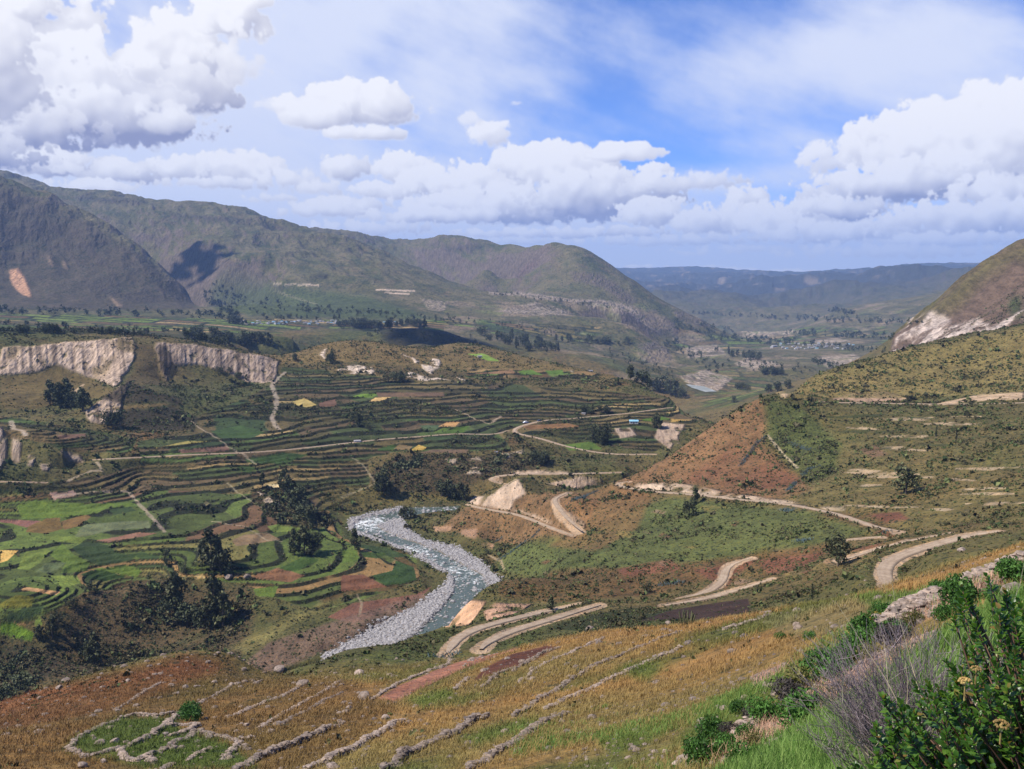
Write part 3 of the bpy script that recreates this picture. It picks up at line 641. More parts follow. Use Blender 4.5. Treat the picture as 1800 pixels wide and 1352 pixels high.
# terraces
PAL = [[((84,106,46), .22), ((56,80,40), .08), ((112,106,56), .16), ((108,84,58), .13), ((84,98,46), .25), ((138,112,68), .06), ((96,80,44), .12)],
       [((72,84,44), .26), ((48,78,42), .05), ((108,96,58), .20), ((96,82,56), .18), ((72,98,46), .05), ((148,128,82), .05), ((84,78,44), .20)],
       [((72,84,40), .3), ((96,84,50), .3), ((108,92,58), .2), ((62,92,42), .2)], [((128,108,68), .4), ((84,112,48), .25), ((104,84,50), .35)],
       [((84,84,42), .4), ((104,88,52), .4), ((70,88,38), .2)]]
tm = TM > .5
tid = np.floor(LEV/1000+.5).astype(int)
hh = hash01(LEV, CELL, 9); br = .82 + .36*hash01(LEV, CELL, 12)
for ti, pal in enumerate(PAL):
    acc = 0
    kz = (1 if ti < 4 else .5)
    for col, p in pal:
        kk = tm & (tid == ti) & (hh >= acc) & (hh < acc+p+1e-6)
        COL[kk] = COL[kk]*(1-kz) + kz*alb(*col)*br[kk][:, None]; SCR[kk] = .10 if ti < 4 else .45; acc += p
e = (1-sstep(.5, 1.6, EDGE))*TM*.6
COL = mixc(COL, alb(96, 96, 58), e)
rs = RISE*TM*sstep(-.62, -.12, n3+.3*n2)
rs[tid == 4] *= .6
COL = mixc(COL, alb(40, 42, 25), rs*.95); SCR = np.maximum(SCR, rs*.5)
wild = TM*sstep(.12, .34, fbm(X, Y, 120, 3, seed=66)+.25*n2)*(tid > 0)
COL = mixc(COL, mixc(np.broadcast_to(alb(88,78,44), COL.shape), alb(66,76,36), sstep(-.3,.3,n3)), wild*.75*(1-rs)); SCR = np.maximum(SCR, wild*.6)
# fields that stand out, one by one
G1, G2, G3 = (84,118,44), (46,80,42), (104,124,50)
for c, pl in ((G1, [(28,890),(60,880),(110,884),(160,885),(230,883),(255,890),(190,892),(170,902),(110,910),(40,912)]),
  (G2, [(190,895),(230,890),(238,898),(200,905)]), ((128,92,80), [(0,914),(40,914),(78,916),(60,925),(46,927),(20,920),(0,918)]),
  ((104,112,76), [(140,930),(150,922),(200,918),(262,915),(265,928),(200,932),(165,940),(130,946)]), ((112,92,48), [(50,925),(82,912),(105,910),(110,930),(80,938),(45,935)]),
  ((120,96,54), [(108,916),(150,905),(160,908),(140,925),(112,932)]), (G3, [(70,942),(120,942),(155,945),(140,955),(100,952)]),
  ((138,104,82), [(168,950),(200,945),(240,936),(278,937),(240,945),(190,953)]), (G2, [(128,962),(150,952),(190,958),(205,972),(240,978),(230,985),(180,995),(155,986),(135,972)]),
  (G2, [(225,975),(250,970),(285,980),(255,984)]), ((190,158,82), [(0,967),(32,968),(15,985),(0,990)]),
  (G3, [(30,1000),(45,970),(80,964),(88,968),(70,990),(50,1002)]), ((98,112,70), [(62,1006),(80,990),(120,986),(100,1002),(85,1007)]),
  (G1, [(88,975),(110,955),(130,975),(158,990),(150,1005),(105,1008),(115,990),(100,985)]), (G1, [(155,1000),(190,998),(235,995),(250,1005),(240,1015),(215,1010),(180,1003)]),
  ((30,82,34), [(142,1010),(160,1003),(185,1003),(222,1014),(185,1022),(155,1018)]), (G3, [(88,1012),(135,1012),(142,1025),(110,1035),(100,1020)]),
  ((176,138,90), [(36,1036),(48,1032),(108,1040),(98,1046)]), ((110,108,34), [(0,1060),(30,1045),(60,1050),(55,1066),(0,1070)]), (G2, [(0,1085),(40,1070),(78,1062),(70,1080),(30,1092)]),
  ((70,128,30), [(0,1100),(20,1094),(45,1105),(60,1112),(55,1128),(20,1120),(0,1112)]), (G3, [(60,1092),(70,1085),(75,1098),(62,1102)]),
  ((128,108,78), [(408,950),(430,940),(470,936),(492,948),(450,956),(415,960)]), (G3, [(470,925),(500,920),(535,930),(520,936),(480,935)]),
  ((122,90,62), [(440,1015),(490,998),(535,1012),(510,1024),(470,1020)]), (G1, [(445,1035),(490,1030),(480,1050),(450,1048)]), ((40,92,38), [(490,1000),(540,975),(560,985),(520,1005)]),
  (G2, [(600,955),(640,958),(680,962),(718,978),(690,980),(640,965)]), (G1, [(600,966),(625,968),(632,985),(602,990)]), ((44,88,34), [(632,970),(680,972),(668,982),(640,980)]),
  ((28,84,40), [(652,1012),(690,1003),(696,985),(728,998),(732,1020),(700,1028),(676,1028)]), ((120,84,60), [(600,1012),(640,1010),(680,1032),(600,1040)]),
  ((118,84,66), [(575,1085),(620,1060),(730,1045),(760,1030),(740,1050),(690,1070),(620,1095)]),
  ((168,150,86), [(515,706),(535,700),(560,712),(540,716),(520,712)]), ((110,84,66), [(562,708),(590,702),(592,714),(560,716)]), ((190,160,100), [(648,706),(660,699),(690,698),(665,706)]),
  ((76,128,40), [(618,698),(635,692),(665,692),(655,699)]), ((108,88,66), [(660,690),(780,690),(782,697),(665,698)]), ((70,100,62), [(738,748),(778,747),(762,758),(745,757)]),
  ((176,138,84), [(770,750),(785,742),(808,742),(800,750)]), ((54,110,34), [(780,762),(800,752),(825,748),(815,760)]), ((70,112,44), [(762,760),(780,752),(795,752),(778,762)]),
  ((110,92,70), [(740,796),(760,790),(825,790),(820,797)]), ((176,148,66), [(722,792),(735,782),(750,786),(742,792)]), ((40,94,40), [(660,791),(690,782),(700,788),(690,792)]), ((122,104,68), [(692,790),(700,782),(725,784),(720,792)]),
  ((104,150,56), [(820,622),(850,622),(880,635),(860,635),(840,628)]), ((60,120,44), [(910,652),(935,650),(955,660),(915,658)]), ((58,118,44), [(958,652),(988,650),(992,658),(965,658)]),
  ((126,100,70), [(832,657),(900,650),(908,656),(840,658)]), ((136,112,70), [(1000,656),(1020,652),(1050,656),(1040,660)]), ((128,98,62), [(912,748),(1000,744),(1020,750),(930,755)]),
  ((62,112,40), [(1125,738),(1160,732),(1180,736),(1150,742)]), ((150,124,64), [(1178,736),(1220,738),(1180,742)]), ((74,120,46), [(990,782),(1040,776),(1060,790),(1000,792)]),
  ((40,90,44), [(370,758),(420,748),(470,760),(440,770),(390,770)]), ((36,90,42), [(430,808),(500,795),(540,800),(500,815),(440,815)]), ((146,136,70), [(262,790),(330,775),(372,776),(330,780),(280,786)]),
  ((196,176,128), [(470,852),(500,850),(495,860),(475,858)]), ((44,86,36), [(420,818),(450,822),(440,832),(415,826)]), ((114,88,72), [(312,790),(400,785),(405,792),(320,797)]),
  ((116,90,70), [(100,765),(150,762),(150,768),(105,772)]), ((150,124,110), [(88,868),(130,862),(135,870),(95,880)]), ((178,154,100), [(342,1011),(356,1009),(362,1016),(345,1019)]),
  ((60,102,30), [(210,1160),(290,1135),(370,1105),(360,1120),(280,1150),(220,1168)]), ((54,104,36), [(0,1180),(40,1175),(60,1190),(0,1196)])):
    paint(c, pl, 380, 1450, 1.5, 0, scrub=0)
# wild ground on the left of the river
paint((92,78,54), [(150,1045),(235,1020),(300,1015),(330,1030),(440,1030),(450,1080),(420,1160),(330,1150),(210,1180),(100,1200),(60,1180),(90,1130)], 370, 620, 14, 6, .85, scrub=.78)
paint((66,58,44), [(-200,1125),(60,1130),(100,1180),(0,1250),(-200,1260)], 350, 620, 6, 3, .8, scrub=.9)
paint((112,102,56), [(600,850),(700,866),(830,872),(820,882),(720,884),(640,892),(600,905),(560,880)], 600, 760, 5, 2, .7, scrub=.5)
paint((86,72,52), [(650,835),(700,800),(780,800),(900,800),(960,815),(930,835),(840,845),(800,870),(720,865),(660,860)], 640, 800, 6, 2, .8, scrub=.8)
paint((88,70,46), [(440,860),(520,855),(560,900),(600,915),(560,930),(500,925),(440,880)], 500, 720, 5, 2, .8, scrub=.9)
for pl in ([(780,808),(840,802),(850,812),(800,820)], [(880,796),(920,790),(922,800),(890,806)], [(800,825),(840,822),(845,832),(810,832)], [(450,862),(485,870),(500,900),(470,890)]):
    paint((178,160,136), pl, 450, 850, 6, 1, .9, scrub=.1, rock=.6, nz=(-.1,.2,1))
paint((122,98,82), [(430,1165),(470,1130),(560,1100),(640,1075),(720,1050),(760,1038),(740,1060),(680,1095),(620,1130),(560,1150),(440,1195)], 370, 520, 5, 2, .8, scrub=.25, rock=.2)
paint((128,120,68), [(400,1140),(470,1105),(560,1060),(640,1040),(600,1060),(520,1095),(430,1150)], 370, 560, 8, 3, .7, scrub=.3)
# conical knoll, bluff and cut banks right of the river
paint((128,98,66), [(770,930),(820,892),(900,870),(1010,865),(1060,880),(1010,950),(960,940),(900,960),(860,950)], 440, 700, 5, 2, .8, scrub=.35)
paint((72,66,38), [(912,838),(935,838),(962,862),(950,872),(925,860)], 500, 660, 2, 1, .85)
for c, pl, a, b in (((190,166,140), [(822,886),(835,872),(860,872),(905,840),(912,842),(925,868),(900,882),(905,895),(940,905),(960,915),(985,925),(960,918),(920,902),(870,893)], 480, 690),
   ((196,176,150), [(982,895),(1000,898),(1030,920),(1028,930),(1005,918)], 440, 560), ((190,166,140), [(900,830),(960,826),(1000,831),(1000,833),(900,834)], 680, 780),
   ((184,160,134), [(960,850),(1020,838),(1060,850),(1010,862),(985,868)], 600, 720), ((190,168,142), [(1078,846),(1130,850),(1200,850),(1300,868),(1420,885),(1418,890),(1340,880),(1280,874),(1200,866),(1130,860)], 400, 580),
   ((190,168,140), [(1440,892),(1485,890),(1486,898),(1455,898)], 360, 460), ((186,162,130), [(1370,688),(1395,676),(1400,684),(1388,700),(1372,702)], 640, 820),
   ((176,146,118), [(1460,702),(1500,690),(1560,690),(1600,700),(1580,706),(1500,706)], 620, 760), ((186,160,128), [(1610,708),(1640,712),(1740,688),(1800,690),(1800,702),(1700,706),(1630,716)], 600, 760),
   ((206,164,126), [(782,1103),(800,1080),(830,1055),(855,1058),(840,1080),(825,1098)], 240, 420), ((176,140,112), [(850,1075),(870,1060),(900,1062),(935,1062),(905,1080),(855,1092)], 240, 420),
   ((172,150,128), [(1205,745),(1160,742),(1150,770),(1180,790)], 780, 960), ((176,154,130), [(1160,745),(1185,745),(1195,780),(1170,775)], 760, 960),
   ((168,148,128), [(1080,752),(1110,752),(1120,765),(1090,770)], 760, 920), ((180,156,128), [(1180,700),(1240,735),(1230,738),(1190,715)], 850, 1100)):
    paint(c, pl, a, b, 3, 1, .95, scrub=.03, rock=.5, nz=(-.5,-.05,1))
for pl in ([(760,925),(800,925),(795,935),(765,935)], [(808,932),(840,930),(835,948),(812,942)], [(845,955),(868,955),(865,965),(850,962)]):
    paint((160,128,100), pl, 450, 640, 3, 1, .9, scrub=.05, nz=(-.5,-.1,1))
# green slope right of the river and the right hillside
paint((92,102,52), [(870,985),(900,960),(1020,945),(1100,900),(1180,875),(1300,885),(1420,900),(1540,935),(1420,960),(1300,985),(1200,990),(1050,1000),(950,1010),(880,1010)], 300, 560, 9, 4, .85, scrub=.36)
paint((124,94,58), [(980,880),(1075,850),(1150,870),(1120,930),(1040,970),(960,960),(1020,935)], 400, 580, 8, 4, .7, scrub=.3)
paint((110,82,50), [(880,1020),(1000,1000),(1200,995),(1350,965),(1480,960),(1400,1000),(1300,1000),(1150,1045),(960,1060),(880,1050)], 250, 420, 9, 3, .7, scrub=.5)
paint((110,103,58), [(1380,712),(1600,716),(1950,708),(1950,900),(1600,930),(1480,900),(1400,880),(1440,800)], 260, 700, 9, 4, .55, scrub=.38)
paint((130,116,66), [(1380,700),(1400,675),(1570,618),(1800,575),(1950,550),(1950,690),(1800,690),(1600,700)], 600, 1050, 3, 2, .75, scrub=.4)
paint((130,99,66), [(1075,848),(1130,826),(1240,757),(1335,700),(1350,730),(1340,790),(1420,850),(1430,885),(1300,868),(1180,850)], 460, 700, 13, 6, .85, scrub=.3)
paint((114,76,54), [(1200,848),(1260,800),(1290,775),(1335,745),(1340,790),(1420,850),(1300,864)], 460, 700, 18, 6, .7, scrub=.25, nz=(-.5,.3,1,n2))
paint((84,94,46), [(1345,700),(1400,710),(1480,780),(1460,840),(1420,850),(1345,770)], 420, 680, 9, 4, .8, scrub=.6)
paint((116,72,58), [(1520,905),(1580,900),(1600,912),(1560,920)], 300, 420, 4, 2, .8, scrub=.1)
paint((128,92,82), [(1510,790),(1540,780),(1560,800),(1530,805)], 300, 600, 4, 2, .5)
for pl in ([(1220,1000),(1330,985),(1300,1010),(1280,1035)], [(1480,970),(1560,950),(1540,965)], [(1330,985),(1450,970),(1420,1000),(1350,1010)], [(1080,1000),(1180,985),(1200,1000),(1100,1015)]):
    paint((124,76,60), pl, 240, 420, 8, 2, .6, scrub=.35)
for i in range(26):                              # old overgrown terrace lines on the right hillside
    r = np.random.default_rng(900+i); x0 = r.uniform(1420, 1700); y0 = r.uniform(725, 905); ln_ = r.uniform(50, 170); sl = r.uniform(-.04, .06); w_ = r.uniform(2.0, 4.5)
    paint((166,146,118) if i % 3 else (60,68,36), [(x0,y0),(x0+ln_*.5,y0+sl*ln_*.5-2),(x0+ln_,y0+sl*ln_),(x0+ln_,y0+sl*ln_+w_*.6),(x0+ln_*.5,y0+sl*ln_*.5+w_),(x0,y0+w_*.5)], 260, 720, 5, 0, .75, scrub=.1, nz=(-.3,.1,1))
for i in range(30):
    r = np.random.default_rng(950+i); x0 = r.uniform(880, 1750); y0 = r.uniform(880, 1050); a_ = r.uniform(6, 26); b2 = r.uniform(3, 8)
    paint([(150,122,98),(116,76,56),(72,88,36),(134,118,62)][i % 4], [(x0-a_,y0),(x0-a_*.3,y0-b2),(x0+a_,y0-b2*.4),(x0+a_*.4,y0+b2)], 200, 560, 8, 1, .65, nz=(-.3,.15,1))
# rock mountain on the right
paint((116,96,78), [(1560,640),(1570,590),(1640,540),(1700,470),(1800,420),(2100,300),(2100,640)], 1150, 2000, 0, 2, 1, scrub=.45, rock=.7)
paint((104,96,54), [(1600,560),(1650,530),(1680,495),(1730,455),(1800,425),(1900,400),(1900,440),(1800,455),(1740,480),(1700,530),(1640,570)], 1150, 2000, 14, 4, .8, scrub=.6)
paint((78,88,44), [(1770,525),(1790,520),(1800,560),(1780,560)], 1150, 2000, 6, 3, .8, scrub=.6)
paint((196,178,162), [(1562,622),(1575,596),(1600,560),(1620,548),(1640,548),(1660,560),(1680,570),(1720,560),(1740,575),(1800,540),(1850,530),(1850,560),(1740,590),(1640,605)], 1150, 2000, 7, 1, .95, scrub=.05, rock=1, nz=(-.25,.15,1,n2+.5*n3))
# dark crop fields by the roads
paint((70,52,46), [(1110,1092),(1180,1072),(1315,1052),(1320,1075),(1250,1088),(1180,1090)], 140, 330, 2, 1, .95, scrub=.1)
paint((58,66,34), [(960,1105),(1040,1078),(1110,1068),(1180,1072),(1120,1092),(1060,1112)], 150, 330, 4, 2, .9, scrub=.7)
paint((84,92,42), [(600,1170),(700,1130),(780,1105),(830,1110),(800,1150),(900,1120),(960,1100),(930,1130),(850,1150),(700,1165)], 140, 300, 6, 2, .7, scrub=.5)
# near slope
near = 1-sstep(150, 215, D)
gold = mixc(np.broadcast_to(alb(152,119,66), COL.shape).copy(), alb(122,112,62), sstep(-.25,.3,n2)*.8)
gold = mixc(gold, alb(84,98,40), sstep(-.02,.4,fbm(X,Y,30,4,seed=80))*.8)
COL = mixc(COL, gold, near); SCR = SCR*(1-near) + .08*near
paint((124,76,46), [(-200,1290),(0,1230),(200,1180),(330,1148),(430,1165),(330,1210),(200,1250),(100,1270),(-200,1340)], 90, 235, 14, 6, .8, nz=(-.6,.1,1,n2))
paint((112,86,46), [(-200,1300),(200,1200),(430,1180),(620,1200),(700,1250),(560,1352),(300,1400),(-200,1400)], 60, 220, 14, 8, .6)
paint((70,104,34), [(115,1322),(130,1300),(210,1265),(310,1265),(320,1290),(400,1310),(460,1352),(260,1352),(200,1335)], 60, 180, 8, 4, .85)
for pl in ([(700,1230),(780,1210),(800,1230),(740,1250)], [(800,1300),(900,1270),(960,1262),(900,1290),(840,1310)], [(1050,1300),(1200,1270),(1160,1300),(1080,1330)], [(1080,1180),(1180,1170),(1140,1200)], [(1180,1310),(1260,1240),(1360,1180),(1400,1200),(1300,1290)]):
    paint((80,106,36), pl, 20, 170, 14, 5, .7)
paint((150,104,84), [(662,1228),(700,1205),(800,1165),(900,1138),(920,1140),(880,1152),(800,1182),(730,1215),(690,1238)], 95, 200, 2, 1, .95, scrub=0)
paint((96,60,48), [(828,1200),(850,1175),(900,1150),(960,1135),(982,1138),(940,1160),(880,1180)], 95, 200, 2, 1, .95, scrub=0)
paint((120,118,78), [(1330,1090),(1430,1068),(1560,1042),(1640,1040),(1600,1070),(1500,1110),(1400,1120)], 60, 150, 8, 4, .6)
paint((78,112,34), [(1500,1050),(1640,1035),(1600,1075),(1540,1070)], 60, 150, 8, 3, .7)
# rubble slopes near right
for pl in ([(1540,1115),(1600,1075),(1660,1045),(1700,1030),(1800,990),(1900,960),(1900,985),(1800,1010),(1690,1065),(1610,1100),(1560,1120)], [(1400,1230),(1500,1180),(1640,1120),(1640,1150),(1560,1190),(1480,1230),(1420,1260)],
           [(1200,1352),(1290,1290),(1420,1240),(1500,1210),(1560,1200),(1480,1260),(1400,1300),(1280,1340)], [(1320,1190),(1380,1165),(1380,1190),(1330,1215)]):
    paint((168,132,108), pl, 8, 90, 5, 1, .9, rock=.25, nz=(-.75,-.35,1,fbm(X,Y,3,3,seed=82)))
gr = 1-sstep(7, 16, D); COL = mixc(COL, alb(84,116,34), gr)
# river bed
for i, b_ in enumerate(bars[:3]):
    sub, m = plane_mask(b_, ZR, 1)
    COL[sub] = COL[sub]*(1-m[..., None]) + alb(148, 140, 132)*m[..., None]*(.85+.25*WRP[0][sub][..., None]); SCR[sub] *= 1-m
sub, m = CH; COL[sub] = COL[sub]*(1-m[..., None]) + alb(90, 92, 78)*m[..., None]; SCR[sub] *= 1-m
# cliffs of the mesa and pillars
for (poly, a, b), c in zip(CL, ((204,178,152), (172,150,130), (190,166,142), (182,160,140))):
    paint(c, poly, a, b, 7, 1, .92, scrub=.04, rock=1, nz=(-.62,-.2,1,n3+.5*n2))
for poly, a, b in CL:
    sub, m = mask(poly, a, b, 7, 1); sk_ = fbm(X[sub]/Y[sub]*1050, Y[sub]*.05, 12, 4, .6, 88); sk2 = fbm(X[sub]/Y[sub]*1050, Z[sub]*1.0, 40, 3, .6, 89)
    m1 = m*sstep(.08, .38, sk_)*.75; COL[sub] = COL[sub]*(1-m1[..., None]) + alb(104,88,72)*m1[..., None]  # dark upright streaks: shade of the cliff recesses painted into the rock colour
    m1 = m*sstep(.12, .4, sk2)*.7; COL[sub] = COL[sub]*(1-m1[..., None]) + alb(112,98,62)*m1[..., None]; ROC[sub] *= 1-m1; SCR[sub] = SCR[sub]*(1-m1)+.5*m1
for pl in ([(22,770),(38,776),(34,815),(20,812)], [(104,792),(142,800),(147,813),(118,810)], [(48,800),(60,804),(58,820),(50,818)], [(70,815),(90,818),(86,828),(74,826)]):
    paint((178,156,134), pl, 650, 880, 3, 1, .9, scrub=.03, rock=1, nz=(-.6,-.1,1))
paint((40,36,30), [(276,606),(292,606),(312,650),(300,668),(284,650)], 950, 1200, 3, 1, .7, rock=.5)  # right-facing side of the spur: its shade painted as near-black ground
paint((104,90,50), [(0,665),(60,655),(110,645),(160,668),(205,685),(180,700),(120,705),(60,720),(0,720)], 900, 1090, 4, 2, .9, scrub=.12)
paint((96,82,50), [(235,605),(272,606),(286,655),(300,680),(260,675),(215,680),(236,650)], 900, 1150, 4, 2, .85, scrub=.15)
paint((72,62,44), [(175,700),(230,668),(270,690),(320,700),(320,720),(290,705),(210,712)], 850, 990, 4, 2, .9, scrub=.5)
paint((118,100,60), [(185,720),(230,712),(290,708),(300,712),(215,722)], 840, 950, 3, 1, .9, scrub=.05)
paint((62,54,42), [(215,722),(300,712),(350,735),(340,755),(240,760),(214,750)], 820, 950, 4, 2, .85, scrub=.6)
paint((176,152,120), [(128,688),(146,675),(150,675),(133,692)], 900, 1090, 1, 0, .8)
# thin paths and dry gullies: pale lines
def line_paint(c, pts, w, dmin=0, k=.85, rough=1.0):
    q = np.array(densify([pick(px, py, dmin) for px, py in pts], 12), float)
    sub = near_sub(q, w*3+4); dd, _ = seg_dist(X[sub], Y[sub], q)
    m = (1-sstep(w*.35, w*.75, dd + rough*w*.5*n3[sub]))*k
    COL[sub] = COL[sub]*(1-m[..., None]) + alb(*c)*m[..., None]; SCR[sub] *= 1-m
for c, w, pts in (((170,156,138), 7, [(500,655),(488,665),(478,678),(486,700),(486,715),(478,735),(490,755)]), ((168,152,128), 2.5, [(335,740),(400,786),(450,815)]), ((168,150,130), 4, [(96,1310/1.5),(225,865),(240,880),(262,905),(290,935)]),
   ((160,148,120), 2.2, [(372,917),(430,925),(470,950),(494,952)]), ((150,140,110), 2, [(400,850),(470,900),(500,905)]), ((176,158,132), 3, [(800,720),(835,738),(860,745)]), ((180,160,136), 4, [(860,745),(880,733)]),
   ((180,162,136), 2.5, [(1350,765),(1370,790),(1402,822)]), ((150,140,110), 2.4, [(600,875),(660,850),(640,820),(620,805)]), ((176,160,140), 6, [(20,740),(30,755),(45,765)]),
   ((170,150,120), 2, [(857,975),(880,985),(886,1000)]), ((150,136,110), 2, [(628,1045),(636,1060),(632,1080)]), ((186,168,140), 3, [(120,845),(160,828),(180,828),(170,812)])):
    line_paint(c, [(a, b) for a, b in pts], w*.62, k=.62)
# beside the roads: scraped earth
for nm, wd, q in road_lines:
    sub = near_sub(q, 12); dd, _ = seg_dist(X[sub], Y[sub], q)
    m = (1-sstep(wd*.5+.3, wd*.5+.6, dd+1.0*n3[sub]))*.9
    COL[sub] = COL[sub]*(1-m[..., None]) + alb(170, 146, 118)*m[..., None]; SCR[sub] *= 1-m
COL = COL*.87 + .13*COL.mean(-1, keepdims=True)
gg = np.clip(COL[..., 1]-1.2*COL[..., 0], 0, 1); COL[..., 0] += .45*gg; COL[..., 1] -= .08*gg
COL *= (1 + .24*n3 + .16*n2)[..., None]
COL = np.clip(.13*(np.clip(COL, .004, 1)/.13)**1.16, .006, .8); SCR = np.clip(SCR, 0, 1)
# ------------------------------------------------------------------ node helpers
def mat(name, rough=.9):
    m = bpy.data.materials.new(name); m.use_nodes = True; nt = m.node_tree
    b = nt.nodes['Principled BSDF']; b.inputs['Roughness'].default_value = rough
    b.inputs['Specular IOR Level'].default_value = .2
    return m, nt, b
def N(nt, t, **kw):
    n = nt.nodes.new(t)
    for k, v in kw.items():
        if k.startswith('i_'):
            key = k[2:]; key = int(key) if key.isdigit() else key.replace('_', ' ')
            n.inputs[key].default_value = v
        else: setattr(n, k, v)
    return n
def math_(nt, op, a, b=None, c=None, clamp=False):
    n = nt.nodes.new('ShaderNodeMath'); n.operation = op; n.use_clamp = clamp
    for i, v in enumerate((a, b, c)):
        if v is None: continue
        if isinstance(v, (int, float)): n.inputs[i].default_value = v
        else: nt.links.new(v, n.inputs[i])
    return n.outputs[0]
def vmath(nt, op, a, b=None):
    n = nt.nodes.new('ShaderNodeVectorMath'); n.operation = op
    for i, v in enumerate((a, b)):
        if v is None: continue
        if isinstance(v, tuple): n.inputs[i].default_value = v
        else: nt.links.new(v, n.inputs[i])
    return n.outputs['Value'] if op in ('DOT_PRODUCT', 'LENGTH') else n.outputs[0]
def mixrgb(nt, f, a, b, mode='MIX'):
    n = nt.nodes.new('ShaderNodeMix'); n.data_type = 'RGBA'; n.blend_type = mode
    for i, v in ((0, f), (6, a), (7, b)):
        if isinstance(v, (int, float)): n.inputs[i].default_value = v
        elif isinstance(v, tuple): n.inputs[i].default_value = v
        else: nt.links.new(v, n.inputs[i])
    return n.outputs[2]
def noise(nt, vec, scale, detail=3, rough=.6):
    n = nt.nodes.new('ShaderNodeTexNoise'); n.inputs['Scale'].default_value = scale; n.inputs['Detail'].default_value = detail; n.inputs['Roughness'].default_value = rough
    nt.links.new(vec, n.inputs['Vector']); return n.outputs['Fac']
def smap(nt, v, a, b, lo=0.0, hi=1.0):
    n = nt.nodes.new('ShaderNodeMapRange'); n.interpolation_type = 'SMOOTHSTEP'
    nt.links.new(v, n.inputs[0]); n.inputs[1].default_value = a; n.inputs[2].default_value = b; n.inputs[3].default_value = lo; n.inputs[4].default_value = hi
    return n.outputs[0]
def tag(o, label=None, cat=None, group=None, kind=None):
    if label: o['label'] = label
    if cat: o['category'] = cat
    if group: o['group'] = group
    if kind: o['kind'] = kind
    return o
def mesh_np(name, V, Fq, material, parent=None, smooth=False, attrs=None, loc=None):
    """one mesh object from vertex and face arrays (all faces the same size)"""
    me = bpy.data.meshes.new(name)
    V = np.asarray(V, np.float32); Fq = np.asarray(Fq, np.int32); k = Fq.shape[1]
    me.vertices.add(len(V)); me.vertices.foreach_set('co', V.ravel())
    me.loops.add(Fq.size); me.loops.foreach_set('vertex_index', Fq.ravel())
    me.polygons.add(len(Fq)); me.polygons.foreach_set('loop_start', np.arange(len(Fq), dtype=np.int32)*k)
    me.polygons.foreach_set('use_smooth', np.full(len(Fq), bool(smooth)))
    for nm, arr in (attrs or {}).items():
        at = me.attributes.new(nm, 'FLOAT_COLOR', 'POINT'); at.data.foreach_set('color', np.asarray(arr, np.float32).ravel())
    me.update(calc_edges=True)
    if material: me.materials.append(material)
    o = bpy.data.objects.new(name, me); C.objects.link(o)
    if parent: o.parent = parent
    if loc is not None: o.location = loc
    return o
# ------------------------------------------------------------------ the land
m_land, nt, bs = mat('ground_cover', .95)
g = N(nt, 'ShaderNodeNewGeometry'); pos = g.outputs['Position']
at = N(nt, 'ShaderNodeAttribute', attribute_name='ground'); de = N(nt, 'ShaderNodeAttribute', attribute_name='cover')
sx = N(nt, 'ShaderNodeSeparateColor'); nt.links.new(de.outputs['Color'], sx.inputs[0]); scr, roc, dfar = sx.outputs
nA = noise(nt, pos, .9, 4, .65); nB = noise(nt, pos, .13, 4, .6); nC = noise(nt, pos, .012, 5, .6)
nF = noise(nt, pos, 7.0, 3, .7)
k = math_(nt, 'ADD', math_(nt, 'MULTIPLY', nA, .9), math_(nt, 'MULTIPLY', nB, .9))
k = math_(nt, 'ADD', k, math_(nt, 'MULTIPLY', nC, .5)); k = math_(nt, 'ADD', k, math_(nt, 'MULTIPLY', nF, .5))
k = smap(nt, k, .85, 1.95, .45, 1.6)
c0 = mixrgb(nt, 1.0, at.outputs['Color'], N(nt, 'ShaderNodeCombineColor').outputs[0], 'MULTIPLY')
cc = nt.nodes[-1]
comb = [n for n in nt.nodes if n.type == 'COMBINE_COLOR'][0]
for i in range(3): nt.links.new(k, comb.inputs[i])
# dry / green drift
dr = smap(nt, noise(nt, pos, .45, 3, .7), .42, .62)
c1 = mixrgb(nt, math_(nt, 'MULTIPLY', dr, .35), c0, mixrgb(nt, 1.0, c0, (1.25, .95, .62, 1), 'MULTIPLY'))
# scrub as dark tufts
def spots(scale, lo, hi):
    v = N(nt, 'ShaderNodeTexVoronoi', feature='F1', i_Scale=scale, i_Randomness=1.0); nt.links.new(pos, v.inputs['Vector'])
    sc_ = N(nt, 'ShaderNodeSeparateColor'); nt.links.new(v.outputs['Color'], sc_.inputs[0])
    on = math_(nt, 'LESS_THAN', sc_.outputs[0], scr)
    return math_(nt, 'MULTIPLY', smap(nt, v.outputs['Distance'], hi, lo), on)
sp1 = math_(nt, 'MAXIMUM', spots(.42, .28, .45), spots(.85, .25, .42))
sp2 = math_(nt, 'MULTIPLY', spots(.09, .35, .5), dfar)
spt = math_(nt, 'MULTIPLY', math_(nt, 'MAXIMUM', sp1, sp2), .8)
c2 = mixrgb(nt, spt, c1, (.022, .030, .012, 1))
# rock: upright streaks
mp = vmath(nt, 'MULTIPLY', pos, (1.0, .22, .10))
st = noise(nt, mp, .16, 5, .65); st2 = noise(nt, mp, .5, 3, .6)
rk = smap(nt, math_(nt, 'ADD', math_(nt, 'MULTIPLY', st, .65), math_(nt, 'MULTIPLY', st2, .35)), .38, .62, .42, 1.15)
rc = N(nt, 'ShaderNodeCombineColor')
for i in range(3): nt.links.new(rk, rc.inputs[i])
c3 = mixrgb(nt, roc, c2, mixrgb(nt, 1.0, at.outputs['Color'], rc.outputs[0], 'MULTIPLY'))
nt.links.new(c3, bs.inputs['Base Color'])
bp = N(nt, 'ShaderNodeBump', i_Strength=.9, i_Distance=1.0)
bh = math_(nt, 'ADD', math_(nt, 'MULTIPLY', nB, 3.0), math_(nt, 'MULTIPLY', nA, .9)); bh = math_(nt, 'ADD', bh, math_(nt, 'MULTIPLY', math_(nt, 'MULTIPLY', st, roc), 9.0))
